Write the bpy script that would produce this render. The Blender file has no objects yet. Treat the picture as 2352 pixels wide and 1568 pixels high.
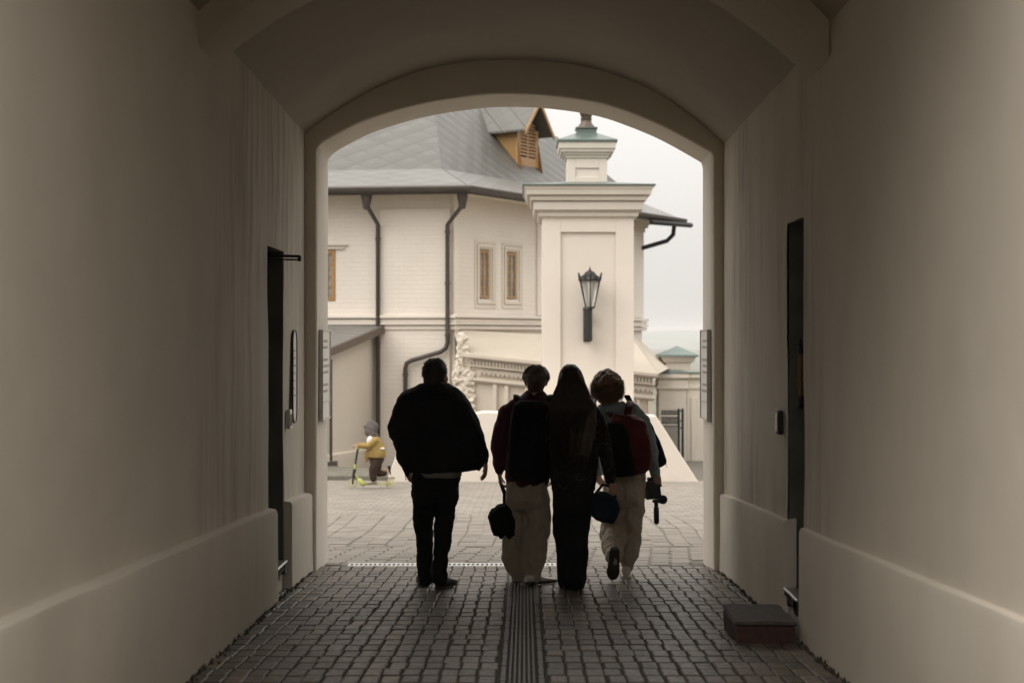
import bpy, bmesh, math, random
from mathutils import Vector, Matrix, noise, Quaternion
R = math.radians
random.seed(11)
S = bpy.context.scene
C = S.collection
V = Vector
# ------------------------------------------------------------------ camera frame (eye at the world origin, looking along +Y)
FL, CX, CY = 3267.0, 1205.0, 770.0          # focal length and vanishing point measured in a 2352 px wide view
def P(px, py, Y): return V(((px - CX) / FL * Y, Y, (CY - py) / FL * Y))
def ray_plane(px, py, p0, n):
    d = V(((px - CX) / FL, 1.0, (CY - py) / FL))
    return d * (p0.dot(n) / d.dot(n))
def zg(Y):                                   # height of the paving
    return -1.31 - .058 * Y if Y <= 12.24 else -2.02 - .047 * (Y - 12.24)
def lerp(a, b, t): return a + (b - a) * t
def table(x, pts):
    if x <= pts[0][0]: return pts[0][1]
    for (a, b), (c, d) in zip(pts, pts[1:]):
        if x <= c: return lerp(b, d, (x - a) / (c - a))
    return pts[-1][1]

# ------------------------------------------------------------------ materials
def newmat(name):
    m = bpy.data.materials.new(name); m.use_nodes = True
    nt = m.node_tree; b = nt.nodes['Principled BSDF']
    return m, nt, b
def N(nt, t, **kw):
    n = nt.nodes.new(t)
    for k, v in kw.items(): setattr(n, k, v)
    return n
def math_node(nt, op, a, b=None):
    n = N(nt, 'ShaderNodeMath', operation=op)
    for i, s in enumerate((a, b)):
        if s is None: continue
        if isinstance(s, (int, float)): n.inputs[i].default_value = s
        else: nt.links.new(s, n.inputs[i])
    return n.outputs[0]
def coords(nt, scale=(1, 1, 1), kind='Object', rot=(0, 0, 0)):
    tc = N(nt, 'ShaderNodeTexCoord'); mp = N(nt, 'ShaderNodeMapping')
    mp.inputs['Scale'].default_value = scale; mp.inputs['Rotation'].default_value = rot
    nt.links.new(tc.outputs[kind], mp.inputs['Vector'])
    return mp.outputs[0]
def noise_tex(nt, vec, scale, detail=4, rough=.55):
    n = N(nt, 'ShaderNodeTexNoise'); n.inputs['Scale'].default_value = scale
    n.inputs['Detail'].default_value = detail; n.inputs['Roughness'].default_value = rough
    nt.links.new(vec, n.inputs['Vector']); return n.outputs['Fac']
def ramp(nt, fac, stops):
    r = N(nt, 'ShaderNodeValToRGB'); e = r.color_ramp.elements
    while len(e) < len(stops): e.new(.5)
    for el, (p, c) in zip(e, stops): el.position = p; el.color = (*c, 1) if len(c) == 3 else c
    nt.links.new(fac, r.inputs[0]); return r.outputs[0]
def mix(nt, a, b, fac, mode='MIX'):
    m = N(nt, 'ShaderNodeMix', data_type='RGBA', blend_type=mode)
    for s, i in ((fac, 0), (a, 6), (b, 7)):
        if isinstance(s, (int, float)): m.inputs[i].default_value = s
        elif isinstance(s, tuple): m.inputs[i].default_value = (*s, 1)
        else: nt.links.new(s, m.inputs[i])
    return m.outputs[2]
def bump(nt, b, h, strength, dist, prev=None):
    n = N(nt, 'ShaderNodeBump'); n.inputs['Strength'].default_value = strength
    n.inputs['Distance'].default_value = dist; nt.links.new(h, n.inputs['Height'])
    if prev is not None: nt.links.new(prev, n.inputs['Normal'])
    nt.links.new(n.outputs[0], b.inputs['Normal']); return n.outputs[0]
def sc(c, k): return tuple(min(1, x * k) for x in c)

def mat_basic(name, col, rough=.7, var=.12, scale=6, metal=0, bmp=.15, bscale=40, bdist=.004, spec=.5):
    m, nt, b = newmat(name); v = coords(nt)
    f = noise_tex(nt, v, scale)
    nt.links.new(ramp(nt, f, [(.3, sc(col, 1 - var)), (.7, sc(col, 1 + var))]), b.inputs['Base Color'])
    b.inputs['Roughness'].default_value = rough; b.inputs['Metallic'].default_value = metal
    b.inputs['Specular IOR Level'].default_value = spec
    if bmp: bump(nt, b, noise_tex(nt, v, bscale, 5), bmp, bdist)
    return m
def mat_plaster(name, col, streak=.0, stain=.1, dirt=(.30, .27, .22)):
    """lime wash over lumpy plaster, with vertical runs where water has washed it"""
    m, nt, b = newmat(name); v = coords(nt)
    big = noise_tex(nt, v, .9, 5, .6); fine = noise_tex(nt, v, 14, 6, .65)
    c = ramp(nt, big, [(.3, sc(col, 1 - stain)), (.7, sc(col, 1 + stain * .5))])
    c = mix(nt, c, sc(col, .9), math_node(nt, 'MULTIPLY', fine, .35))
    if streak:
        vs = coords(nt, (1, 1.0, .10)); st = noise_tex(nt, vs, 7, 7, .68)
        vm = coords(nt, (.5, .5, .35)); area = noise_tex(nt, vm, 1.3, 2)
        k = ramp(nt, st, [(.42, (0, 0, 0)), (.72, (1, 1, 1))]); a = ramp(nt, area, [(.38, (0, 0, 0)), (.62, (1, 1, 1))])
        sy = N(nt, 'ShaderNodeSeparateXYZ'); nt.links.new(v, sy.inputs[0]); wy = ramp(nt, math_node(nt, 'DIVIDE', sy.outputs[1], 16), [(.44, (0, 0, 0)), (.56, (1, 1, 1))])
        f = math_node(nt, 'MULTIPLY', math_node(nt, 'MULTIPLY', math_node(nt, 'MULTIPLY', k, a), wy), streak)
        c = mix(nt, c, dirt, f)
    nt.links.new(c, b.inputs['Base Color']); b.inputs['Roughness'].default_value = .85
    b.inputs['Specular IOR Level'].default_value = .25
    p = bump(nt, b, noise_tex(nt, v, 3.2, 3), .35, .02)
    p = bump(nt, b, fine, .25, .004, p)
    return m
def mat_whitebrick(name, col):
    m, nt, b = newmat(name)
    at = N(nt, 'ShaderNodeAttribute', attribute_name='wuv')
    br = N(nt, 'ShaderNodeTexBrick'); nt.links.new(at.outputs['Vector'], br.inputs['Vector'])
    br.inputs['Color1'].default_value = (1, 1, 1, 1); br.inputs['Color2'].default_value = (.8, .8, .8, 1); br.inputs['Mortar'].default_value = (0, 0, 0, 1)
    br.inputs['Scale'].default_value = 1; br.inputs['Mortar Size'].default_value = .014; br.inputs['Mortar Smooth'].default_value = .6
    br.inputs['Brick Width'].default_value = .27; br.inputs['Row Height'].default_value = .10
    v = coords(nt); big = noise_tex(nt, v, .7, 5); fine = noise_tex(nt, v, 9, 5)
    c = ramp(nt, big, [(.3, sc(col, .93)), (.65, sc(col, 1.04))])
    c = mix(nt, c, sc(col, .84), math_node(nt, 'MULTIPLY', math_node(nt, 'SUBTRACT', 1, br.outputs['Color']), .26))
    c = mix(nt, c, sc(col, .85), math_node(nt, 'MULTIPLY', fine, .25))
    nt.links.new(c, b.inputs['Base Color']); b.inputs['Roughness'].default_value = .85; b.inputs['Specular IOR Level'].default_value = .2
    p = bump(nt, b, br.outputs['Color'], .35, .012); bump(nt, b, fine, .3, .01, p)
    return m
def mat_roof(name, col, su=.95, sv=.95, one=False):
    """tin sheets folded together in a diamond lattice; each sheet lies at its own slight tilt"""
    m, nt, b = newmat(name)
    at = N(nt, 'ShaderNodeAttribute', attribute_name='wuv'); sp = N(nt, 'ShaderNodeSeparateXYZ'); nt.links.new(at.outputs['Vector'], sp.inputs[0])
    u = math_node(nt, 'DIVIDE', sp.outputs[0], su); w = math_node(nt, 'DIVIDE', sp.outputs[1], sv)
    a = math_node(nt, 'ADD', u, w); d = math_node(nt, 'SUBTRACT', u, w)
    fa = math_node(nt, 'PINGPONG', a, .5); fd = math_node(nt, 'PINGPONG', d, .5)
    seam = math_node(nt, 'MINIMUM', fa, math_node(nt, 'ADD', fd, .16 if one else 0))
    cb = N(nt, 'ShaderNodeCombineXYZ'); nt.links.new(math_node(nt, 'ROUND', a), cb.inputs[0]); nt.links.new(math_node(nt, 'ROUND', d), cb.inputs[1])
    wn = N(nt, 'ShaderNodeTexWhiteNoise', noise_dimensions='3D'); nt.links.new(cb.outputs[0], wn.inputs[0])
    v = coords(nt); big = noise_tex(nt, v, 1.2, 4)
    c = ramp(nt, big, [(.3, sc(col, .88)), (.7, sc(col, 1.1))])
    c = mix(nt, c, sc(col, 1.14), math_node(nt, 'MULTIPLY', wn.outputs[0], .35))
    c = mix(nt, sc(col, .5), c, ramp(nt, seam, [(.012, (.6, .6, .6)), (.045, (1, 1, 1))]))
    nt.links.new(c, b.inputs['Base Color']); b.inputs['Roughness'].default_value = .42; b.inputs['Metallic'].default_value = .25
    hgt = ramp(nt, seam, [(0, (1, 1, 1)), (.06, (.2, .2, .2)), (.5, (.5, .5, .5))])
    p = bump(nt, b, hgt, .5, .03)
    tilt = math_node(nt, 'ADD', math_node(nt, 'MULTIPLY', fa, wn.outputs[0]), math_node(nt, 'MULTIPLY', fd, .5))
    bump(nt, b, tilt, .3, .10, p)
    return m
def mat_paver(name, stops, rough=.5):
    m, nt, b = newmat(name); v = coords(nt)
    at = N(nt, 'ShaderNodeAttribute', attribute_name='tint')
    c = ramp(nt, at.outputs['Fac'], stops)
    f = noise_tex(nt, v, 30, 6, .7); big = noise_tex(nt, v, 1.1, 4)
    c = mix(nt, c, sc(stops[0][1], .55), math_node(nt, 'MULTIPLY', ramp(nt, big, [(.4, (0, 0, 0)), (.75, (1, 1, 1))]), .30))
    c = mix(nt, c, sc(stops[0][1], .6), math_node(nt, 'MULTIPLY', ramp(nt, f, [(.5, (0, 0, 0)), (.8, (1, 1, 1))]), .4))
    nt.links.new(c, b.inputs['Base Color'])
    nt.links.new(ramp(nt, f, [(.3, (rough - .1,) * 3), (.7, (rough + .2,) * 3)]), b.inputs['Roughness'])
    bump(nt, b, f, .4, .004); return m
def mat_wood(name, col, grain=(1, 1, 12), planks=0):
    m, nt, b = newmat(name); v = coords(nt, grain)
    f = noise_tex(nt, v, 6, 6, .6)
    c = ramp(nt, f, [(.25, sc(col, .6)), (.75, sc(col, 1.25))]); nt.links.new(c, b.inputs['Base Color'])
    b.inputs['Roughness'].default_value = .55; bump(nt, b, f, .3, .006); return m
def mat_cloth(name, col, var=.25, rough=.9, weave=220, sheen=.0):
    m, nt, b = newmat(name); v = coords(nt)
    f = noise_tex(nt, v, weave, 2); g = noise_tex(nt, v, 5, 4)
    c = ramp(nt, g, [(.3, sc(col, 1 - var)), (.7, sc(col, 1 + var))]); nt.links.new(c, b.inputs['Base Color'])
    b.inputs['Roughness'].default_value = rough; b.inputs['Specular IOR Level'].default_value = .2
    b.inputs['Sheen Weight'].default_value = sheen
    bump(nt, b, f, .25, .002); return m
def mat_chips(name, col, chip, amount=.62):
    m, nt, b = newmat(name); v = coords(nt)
    g = noise_tex(nt, v, 5, 5, .7); f = noise_tex(nt, v, 24, 5)
    c = ramp(nt, f, [(.3, sc(col, .6)), (.7, sc(col, 1.3))])
    c = mix(nt, c, chip, ramp(nt, g, [(amount, (0, 0, 0)), (amount + .03, (1, 1, 1))]))
    nt.links.new(c, b.inputs['Base Color']); b.inputs['Roughness'].default_value = .7; bump(nt, b, g, .5, .01); return m
def mat_glass(name, col, alpha=.5, rough=.1):
    m, nt, b = newmat(name); b.inputs['Base Color'].default_value = (*col, 1); b.inputs['Roughness'].default_value = rough
    b.inputs['Transmission Weight'].default_value = alpha; b.inputs['IOR'].default_value = 1.45
    v = coords(nt); bump(nt, b, noise_tex(nt, v, 6, 3), .08, .01); return m

M = {}
M['lime'] = mat_plaster('limewash_interior', (.615, .56, .475), .85, .13, (.20, .165, .125))
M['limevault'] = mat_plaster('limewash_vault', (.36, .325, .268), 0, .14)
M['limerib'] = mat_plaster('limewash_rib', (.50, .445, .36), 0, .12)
M['limesurround'] = mat_plaster('limewash_surround', (.76, .70, .615), .10, .06, (.5, .44, .36))
M['limeplinth'] = mat_plaster('limewash_plinth', (.60, .548, .465), .3, .12, (.42, .37, .30))
M['limeblock'] = mat_plaster('light_block_render', (.46, .415, .35), .1, .1)
M['limeout'] = mat_plaster('limewash_outside', (.74, .69, .62), .15, .06)
M['facade'] = mat_whitebrick('white_painted_brick', (.73, .668, .595))
M['facade_warm'] = mat_plaster('cream_painted_masonry', (.655, .595, .51), .25, .08, (.56, .47, .36))
M['pillar'] = mat_plaster('white_painted_render', (.70, .635, .56), .15, .05, (.66, .6, .52))
M['pillarwarm'] = mat_plaster('cream_cornice_render', (.63, .58, .51), .1, .06)
M['roof'] = mat_roof('grey_tin_roof_diamond', (.105, .102, .09), .80, .62)
M['roof_line'] = mat_roof('grey_tin_roof_diagonal', (.096, .093, .082), .62, .62, True)
M['roof_low'] = mat_roof('grey_tin_roof_skirt', (.165, .16, .148), .80, .42)
M['tin'] = mat_basic('grey_tin_plain', (.33, .32, .30), .5, .15, 3, .2)
M['green'] = mat_basic('green_painted_tin', (.10, .13, .115), .34, .1, 4, .1, .08, 20)
M['greenpale'] = mat_basic('weathered_green_tin', (.15, .19, .175), .45, .12, 4, .1, .08, 20)
M['bronze'] = mat_basic('dark_bronze', (.10, .075, .06), .45, .3, 14, .6)
M['gutter'] = mat_basic('brown_painted_gutter', (.055, .043, .034), .45, .2, 5)
M['iron'] = mat_basic('black_iron', (.018, .018, .018), .5, .3, 30, .3)
M['steel'] = mat_basic('brushed_steel', (.42, .41, .39), .35, .15, 20, .9, .05)
M['galv'] = mat_basic('galvanised_steel', (.72, .71, .69), .35, .06, 20, .35, .05)
M['lantern'] = mat_basic('lantern_iron', (.035, .033, .030), .45, .3, 20, .4)
M['wood'] = mat_wood('orange_varnished_wood', (.36, .205, .07), (8, 8, 1.2))
M['wooddark'] = mat_wood('dark_worn_wood', (.15, .075, .025), (8, 8, 1.2))
M['tan'] = mat_plaster('tan_rendered_slope', (.47, .415, .34), .2, .08, (.42, .35, .27))
M['reveal'] = mat_basic('dark_grey_green_reveal', (.10, .098, .080), .75, .25, 4)  # one dark grey-green tone on all faces of the doorway reveals
M['woodpale'] = mat_wood('pale_varnished_wood', (.40, .24, .115), (2, 2, 8))
M['board'] = mat_wood('weathered_brown_board', (.12, .085, .065), (2, 2, 9))
M['dark'] = mat_basic('dark_void', (.012, .010, .008), .9, .2, 5)
M['door'] = mat_wood('dark_painted_door', (.030, .029, .026), (10, 10, 1))
M['pane'] = mat_basic('window_pane', (.28, .265, .23), .12, .35, 3, 0, .05, 3)
M['paneframed'] = mat_glass('lantern_glass', (.93, .90, .84), .75, .25)
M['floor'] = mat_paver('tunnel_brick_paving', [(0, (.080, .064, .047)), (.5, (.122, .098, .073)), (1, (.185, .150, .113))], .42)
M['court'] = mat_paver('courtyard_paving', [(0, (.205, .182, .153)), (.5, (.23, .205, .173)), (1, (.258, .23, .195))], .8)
M['joint'] = mat_basic('sandy_joints', (.045, .038, .030), .95, .35, 12, 0, .5, 60, .006)
M['jointpale'] = mat_basic('pale_joints', (.25, .22, .18), .95, .2, 12, 0, .4, 60, .006)
M['channel'] = mat_basic('grey_channel_tray', (.085, .074, .062), .5, .3, 25, .1, .3, 50)
M['land'] = mat_basic('far_land', (.17, .19, .16), .9, .3, .004, 0, 0)
M['brickstep'] = mat_chips('red_brown_painted_step', (.050, .019, .013), (.34, .28, .22), .68)
M['steptop'] = mat_chips('worn_grey_step_top', (.062, .046, .036), (.15, .12, .09), .62)
M['paper'] = mat_basic('sign_sheet', (.74, .71, .66), .35, .05, 6, 0, 0)
M['hollow_shade'] = mat_basic('shaded_cream_stucco', (.42, .355, .27), .9, .1, 6, 0, .2)
M['ink'] = mat_basic('faded_ink', (.46, .435, .40), .6, .15, 20, 0, 0)
M['kerb'] = mat_basic('mossy_concrete', (.15, .138, .11), .9, .25, 4, 0, .4, 30, .01)
M['weed'] = mat_basic('dry_moss_and_dirt', (.045, .042, .024), .95, .5, 18, 0, .6, 60, .01)
# people
M['skin'] = mat_basic('skin', (.42, .25, .18), .55, .1, 10, 0, .1, 120, .001)
M['hairdark'] = mat_basic('dark_hair', (.034, .021, .013), .5, .4, 40, 0, .4, 150, .002)
M['hairblack'] = mat_basic('short_black_hair', (.014, .010, .008), .6, .4, 40, 0, .4, 150, .002)
M['hairbrown'] = mat_basic('brown_hair', (.060, .034, .018), .5, .4, 40, 0, .4, 150, .002)
M['haircurly'] = mat_basic('curly_brown_hair', (.135, .072, .034), .5, .4, 40, 0, .4, 150, .002)
M['blackcloth'] = mat_cloth('black_cloth', (.011, .011, .012))
M['blackdenim'] = mat_cloth('black_denim', (.010, .010, .011))
M['shirt'] = mat_cloth('grey_shirt', (.20, .185, .16))
M['maroon'] = mat_cloth('maroon_knit', (.060, .014, .025), .2, .9, 160, .1)
M['beige'] = mat_cloth('beige_cotton', (.33, .285, .23), .16)
M['cream'] = mat_cloth('cream_cotton', (.40, .35, .285), .16)
M['lightblue'] = mat_cloth('light_blue_denim', (.21, .275, .29), .18)
M['navy'] = mat_cloth('navy_cloth', (.012, .018, .034))
M['redcloth'] = mat_cloth('red_nylon', (.075, .008, .009), .2, .6)
M['coat'] = mat_cloth('black_fleck_coat', (.012, .011, .011), .3, .8)
m_, nt_, b_ = newmat('coat_scribble'); v_ = coords(nt_); l_ = noise_tex(nt_, v_, 26, 3, .6); a_ = noise_tex(nt_, v_, 9, 2)
ln = ramp(nt_, math_node(nt_, 'ABSOLUTE', math_node(nt_, 'SUBTRACT', l_, .5)), [(.0, (1, 1, 1)), (.016, (0, 0, 0))]); ar = ramp(nt_, a_, [(.46, (0, 0, 0)), (.56, (1, 1, 1))])
nt_.links.new(mix(nt_, (.010, .0095, .0095), (.17, .155, .135), math_node(nt_, 'MULTIPLY', math_node(nt_, 'MULTIPLY', ln, ar), .8)), b_.inputs['Base Color']); b_.inputs['Roughness'].default_value = .85; b_.inputs['Specular IOR Level'].default_value = .2
M['coat'] = m_
M['bagblack'] = mat_cloth('black_nylon', (.006, .006, .006), .3, .95)
M['white_shoe'] = mat_basic('white_leather', (.60, .56, .50), .5, .1, 8)
M['sole'] = mat_basic('dark_rubber_sole', (.030, .022, .017), .6, .3, 20)
M['blackshoe'] = mat_basic('black_leather', (.012, .011, .010), .4, .3, 12)
M['camera'] = mat_basic('black_camera_plastic', (.014, .014, .014), .45, .3, 40)
M['lens'] = mat_basic('lens_glass', (.05, .045, .04), .08, .2, 5, 0, 0)
M['yellow'] = mat_cloth('mustard_jacket', (.29, .20, .07), .15)
M['greyknit'] = mat_cloth('grey_knit', (.105, .095, .09), .2, .95, 140)
M['brownpants'] = mat_cloth('dark_brown_trousers', (.045, .028, .02), .25)
M['whitecloth'] = mat_cloth('white_vest', (.62, .58, .56), .05)
M['lime_green'] = mat_basic('lime_green_plastic', (.40, .41, .11), .4, .1, 8)
M['limepale'] = mat_basic('pale_lime_plastic', (.40, .39, .19), .45, .1, 8)

# ------------------------------------------------------------------ mesh tools
class MB:
    def __init__(s): s.v = []; s.f = []; s.uv = {}
    def add(s, vs, fs):
        o = len(s.v); s.v += [V(x) for x in vs]; s.f += [tuple(i + o for i in f) for f in fs]; return o
    def quad(s, a, b, c, d): s.add([a, b, c, d], [(0, 1, 2, 3)])
    def poly(s, pts): s.add(pts, [tuple(range(len(pts)))])
    def box(s, x0, x1, y0, y1, z0, z1, Mx=None):
        vs = [V((x, y, z)) for z in (z0, z1) for y in (y0, y1) for x in (x0, x1)]
        if Mx is not None: vs = [Mx @ v for v in vs]
        s.add(vs, [(0, 2, 3, 1), (4, 5, 7, 6), (0, 1, 5, 4), (2, 6, 7, 3), (0, 4, 6, 2), (1, 3, 7, 5)])
    def rings(s, rs, cap=True):
        n = len(rs[0]); o = len(s.v)
        for r in rs: s.v += [V(p) for p in r]
        for i in range(len(rs) - 1):
            for j in range(n):
                k = (j + 1) % n
                s.f.append((o + i * n + j, o + i * n + k, o + (i + 1) * n + k, o + (i + 1) * n + j))
        if cap:
            s.f.append(tuple(o + j for j in reversed(range(n))))
            s.f.append(tuple(o + (len(rs) - 1) * n + j for j in range(n)))
    def stack(s, cx, cy, lv, Mx=None):       # square-section levels (half width, half depth, z)
        rs = []
        for hw, hd, z in lv:
            r = [V((cx - hw, cy - hd, z)), V((cx + hw, cy - hd, z)), V((cx + hw, cy + hd, z)), V((cx - hw, cy + hd, z))]
            rs.append([Mx @ p for p in r] if Mx is not None else r)
        s.rings(rs)
    def lathe(s, c, prof, n=16, Mx=None):
        rs = []
        for r, z in prof:
            ring = [V((c[0] + r * math.cos(a), c[1] + r * math.sin(a), c[2] + z)) for a in [2 * math.pi * k / n for k in range(n)]]
            rs.append([Mx @ p for p in ring] if Mx is not None else ring)
        s.rings(rs)
    def tube(s, pts, rad, seg=10, hint=None, round_ends=True):
        pts = [V(p) for p in pts]
        if not isinstance(rad, (list, tuple)): rad = [rad] * len(pts)
        rad = [r if isinstance(r, (list, tuple)) else (r, r) for r in rad]
        T = []
        for i in range(len(pts)):
            a = pts[max(i - 1, 0)]; b = pts[min(i + 1, len(pts) - 1)]
            T.append((b - a).normalized())
        h = V(hint) if hint is not None else (V((0, 1, 0)) if abs(T[0].y) < .9 else V((1, 0, 0)))
        rs = []; n = None
        for i, p in enumerate(pts):
            if n is None: n = (h - T[i] * h.dot(T[i])).normalized()
            else:
                n = (n - T[i] * n.dot(T[i])).normalized()
            b = T[i].cross(n)
            ra, rb = rad[i]
            def ring(c, k): return [c + (n * math.cos(a) * ra + b * math.sin(a) * rb) * k for a in [2 * math.pi * q / seg for q in range(seg)]]
            if i == 0 and round_ends:
                m = min(ra, rb); rs.append(ring(p - T[i] * m * .85, .45)); rs.append(ring(p - T[i] * m * .5, .83))
            rs.append(ring(p, 1))
            if i == len(pts) - 1 and round_ends:
                m = min(ra, rb); rs.append(ring(p + T[i] * m * .5, .83)); rs.append(ring(p + T[i] * m * .85, .45))
        s.rings(rs)
    def ell(s, c, r, Mx=None, n=14, m=9):
        r = r if isinstance(r, (list, tuple)) else (r, r, r); c = V(c)
        rs = []
        for i in range(m):
            th = math.pi * (i + .35) / (m - .3)
            ring = [c + V((r[0] * math.sin(th) * math.cos(a), r[1] * math.sin(th) * math.sin(a), -r[2] * math.cos(th))) for a in [2 * math.pi * k / n for k in range(n)]]
            rs.append([Mx @ p for p in ring] if Mx is not None else ring)
        s.rings(rs)
    def loft(s, secs, n=22, pw=2.4):         # horizontal sections: (cx, cy, z, rx, ry)
        rs = []
        for cx, cy, z, rx, ry in secs:
            ring = []
            for k in range(n):
                a = 2 * math.pi * k / n; c, q = math.cos(a), math.sin(a)
                ring.append(V((cx + rx * math.copysign(abs(c) ** (2 / pw), c), cy + ry * math.copysign(abs(q) ** (2 / pw), q), z)))
            rs.append(ring)
        s.rings(rs)
    def build(s, name, mat, parent=None, smooth=False, bev=0, wuv=None, angle=40):
        me = bpy.data.meshes.new(name); me.from_pydata([tuple(v) for v in s.v], [], s.f); me.update()
        bm = bmesh.new(); bm.from_mesh(me); bmesh.ops.recalc_face_normals(bm, faces=bm.faces); bm.to_mesh(me); bm.free()
        o = bpy.data.objects.new(name, me); C.objects.link(o)
        if parent is not None: o.parent = parent
        me.materials.append(M[mat] if isinstance(mat, str) else mat)
        if wuv is not None:
            at = me.attributes.new('wuv', 'FLOAT_VECTOR', 'POINT')
            for i, v in enumerate(me.vertices): at.data[i].vector = wuv(v.co)
        if smooth:
            for p in me.polygons: p.use_smooth = True
            if angle < 180:
                me.set_sharp_from_angle(angle=R(angle))
        if bev:
            b = o.modifiers.new('bevel', 'BEVEL'); b.width = bev; b.segments = 2; b.limit_method = 'ANGLE'; b.angle_limit = R(35)
        return o
def fuse(mb, name, mat, parent, voxel=.008, it=4, folds=None, fac=.5):
    """union of overlapping closed shapes as ONE continuous skin, smoothed, with cloth folds"""
    o = mb.build(name, mat, None)
    m = o.modifiers.new('r', 'REMESH'); m.mode = 'VOXEL'; m.voxel_size = voxel
    if it:
        s = o.modifiers.new('s', 'SMOOTH'); s.iterations = it; s.factor = fac
    dg = bpy.context.evaluated_depsgraph_get(); dg.update()
    me = bpy.data.meshes.new_from_object(o.evaluated_get(dg))
    o.modifiers.clear(); old = o.data; o.data = me; me.name = name; bpy.data.meshes.remove(old)
    if folds:
        amp, fx, fz = folds; nr = [v.normal.copy() for v in me.vertices]
        for v, n in zip(me.vertices, nr):
            p = v.co
            k = noise.noise(V((p.x * fx, p.y * fx, p.z * fz))) + .5 * noise.noise(V((p.x * fx * 2.3 + p.z * 5, p.y * fx * 2.3, p.z * fz * 2.6 + 7)))
            v.co = p + n * (amp * k)
    for p in me.polygons: p.use_smooth = True
    if not me.materials: me.materials.append(M[mat])
    o.parent = parent
    return o
def add_raw(o, mb):
    """loose fine strands added to a fused hair mesh"""
    bm = bmesh.new(); bm.from_mesh(o.data); vs = [bm.verts.new(v) for v in mb.v]
    for f in mb.f:
        q = bm.faces.new([vs[i] for i in f]); q.smooth = True
    bm.normal_update(); bm.to_mesh(o.data); bm.free(); return o
def thing(name, label, cat, loc=(0, 0, 0), group=None, rotz=0):
    o = bpy.data.objects.new(name, None); C.objects.link(o); o.location = loc; o.rotation_euler = (0, 0, rotz)
    o.empty_display_size = .1; o['label'] = label; o['category'] = cat
    if group: o['group'] = group
    return o
def tag(o, label, cat, group=None):
    o['label'] = label; o['category'] = cat
    if group: o['group'] = group
    return o
def struct(o, kind='structure', label=None):
    o['kind'] = kind
    if label: o['label'] = label
    return o
def smooth_pts(pts, n):
    out = []
    for i in range(len(pts) - 1):
        p0, p1, p2, p3 = pts[max(i - 1, 0)], pts[i], pts[i + 1], pts[min(i + 2, len(pts) - 1)]
        for k in range(n):
            t = k / n
            out.append(tuple(.5 * (2 * b + (c - a) * t + (2 * a - 5 * b + 4 * c - d) * t * t + (3 * b - a - 3 * c + d) * t ** 3) for a, b, c, d in zip(p0, p1, p2, p3)))
    out.append(tuple(pts[-1])); return out

# ================================================================== THE GATEHOUSE
Y0, YS, YB = 3.95, 12.24, 12.94               # near mouth, arch surround, far mouth
XL = lambda Y: table(Y, [(2, -1.64), (4.3, -1.68), (7.0, -1.74), (10.17, -1.835), (12.24, -1.892)])
XR = lambda Y: table(Y, [(2, 1.57), (4.3, 1.60), (7.0, 1.635), (8.5, 1.66), (12.24, 1.712)])
PL, PR = .066, .036                          # how far the plinths stand out
def spring(Y, t): return lerp(1.74 if Y > 8 else 1.70, 1.65, (t + 1) / 2)
def vault_pt(Y, t, dz=0):
    x = lerp(XL(Y), XR(Y), (t + 1) / 2)
    z = spring(Y, t); h = 1 - abs(t) ** 2.35
    return V((x, Y, z + h * (2.368 - z) + dz))
gate = thing('gatehouse', 'dim whitewashed gate passage with a vaulted ceiling framing the courtyard', 'gatehouse', (0, YS, zg(YS)))
def gchild(o):                               # parts are written in world coordinates: parent without moving them
    o.parent = gate; o.matrix_parent_inverse = Matrix.Translation(gate.location).inverted(); return o
def wob(p, amp=.006, f=1.7, seed=0):
    return amp * noise.noise(V((p[0] * f + seed, p[1] * f, p[2] * f)))
def wall_sheet(xf, sgn, hole):
    """one lumpy plastered wall face with a doorway left open in it"""
    y0, y1, zs, zl_ = hole
    ys = sorted({round(lerp(Y0, YS, i / 76), 4) for i in range(77)} | {y0, y1}); zs_ = sorted({round(-2.35 + i * .13, 4) for i in range(34)} | {zs, zl_})
    ys = [y for y in ys if y in (y0, y1) or min(abs(y - y0), abs(y - y1)) > .03]; zs_ = [z for z in zs_ if z in (zs, zl_) or min(abs(z - zs), abs(z - zl_)) > .03]
    mb = MB(); n = len(zs_); o = []
    for Y in ys:
        for z in zs_:
            x = xf(Y); k = min(1, abs(Y - YS) * 2)
            o.append(V((x + (wob((x, Y, z), .012, 1.1) + wob((x, Y, z), .004, 4)) * k, Y, z)))
    f = []
    for i in range(len(ys) - 1):
        for j in range(n - 1):
            if ys[i] >= y0 and ys[i + 1] <= y1 and zs_[j] >= zs and zs_[j + 1] <= zl_: continue
            f.append((i * n + j, (i + 1) * n + j, (i + 1) * n + j + 1, i * n + j + 1))
    mb.add(o, f); return gchild(mb.build('wall', 'lime', None, True, angle=50))
floor_lo = lambda Y: zg(Y) - .05
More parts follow.
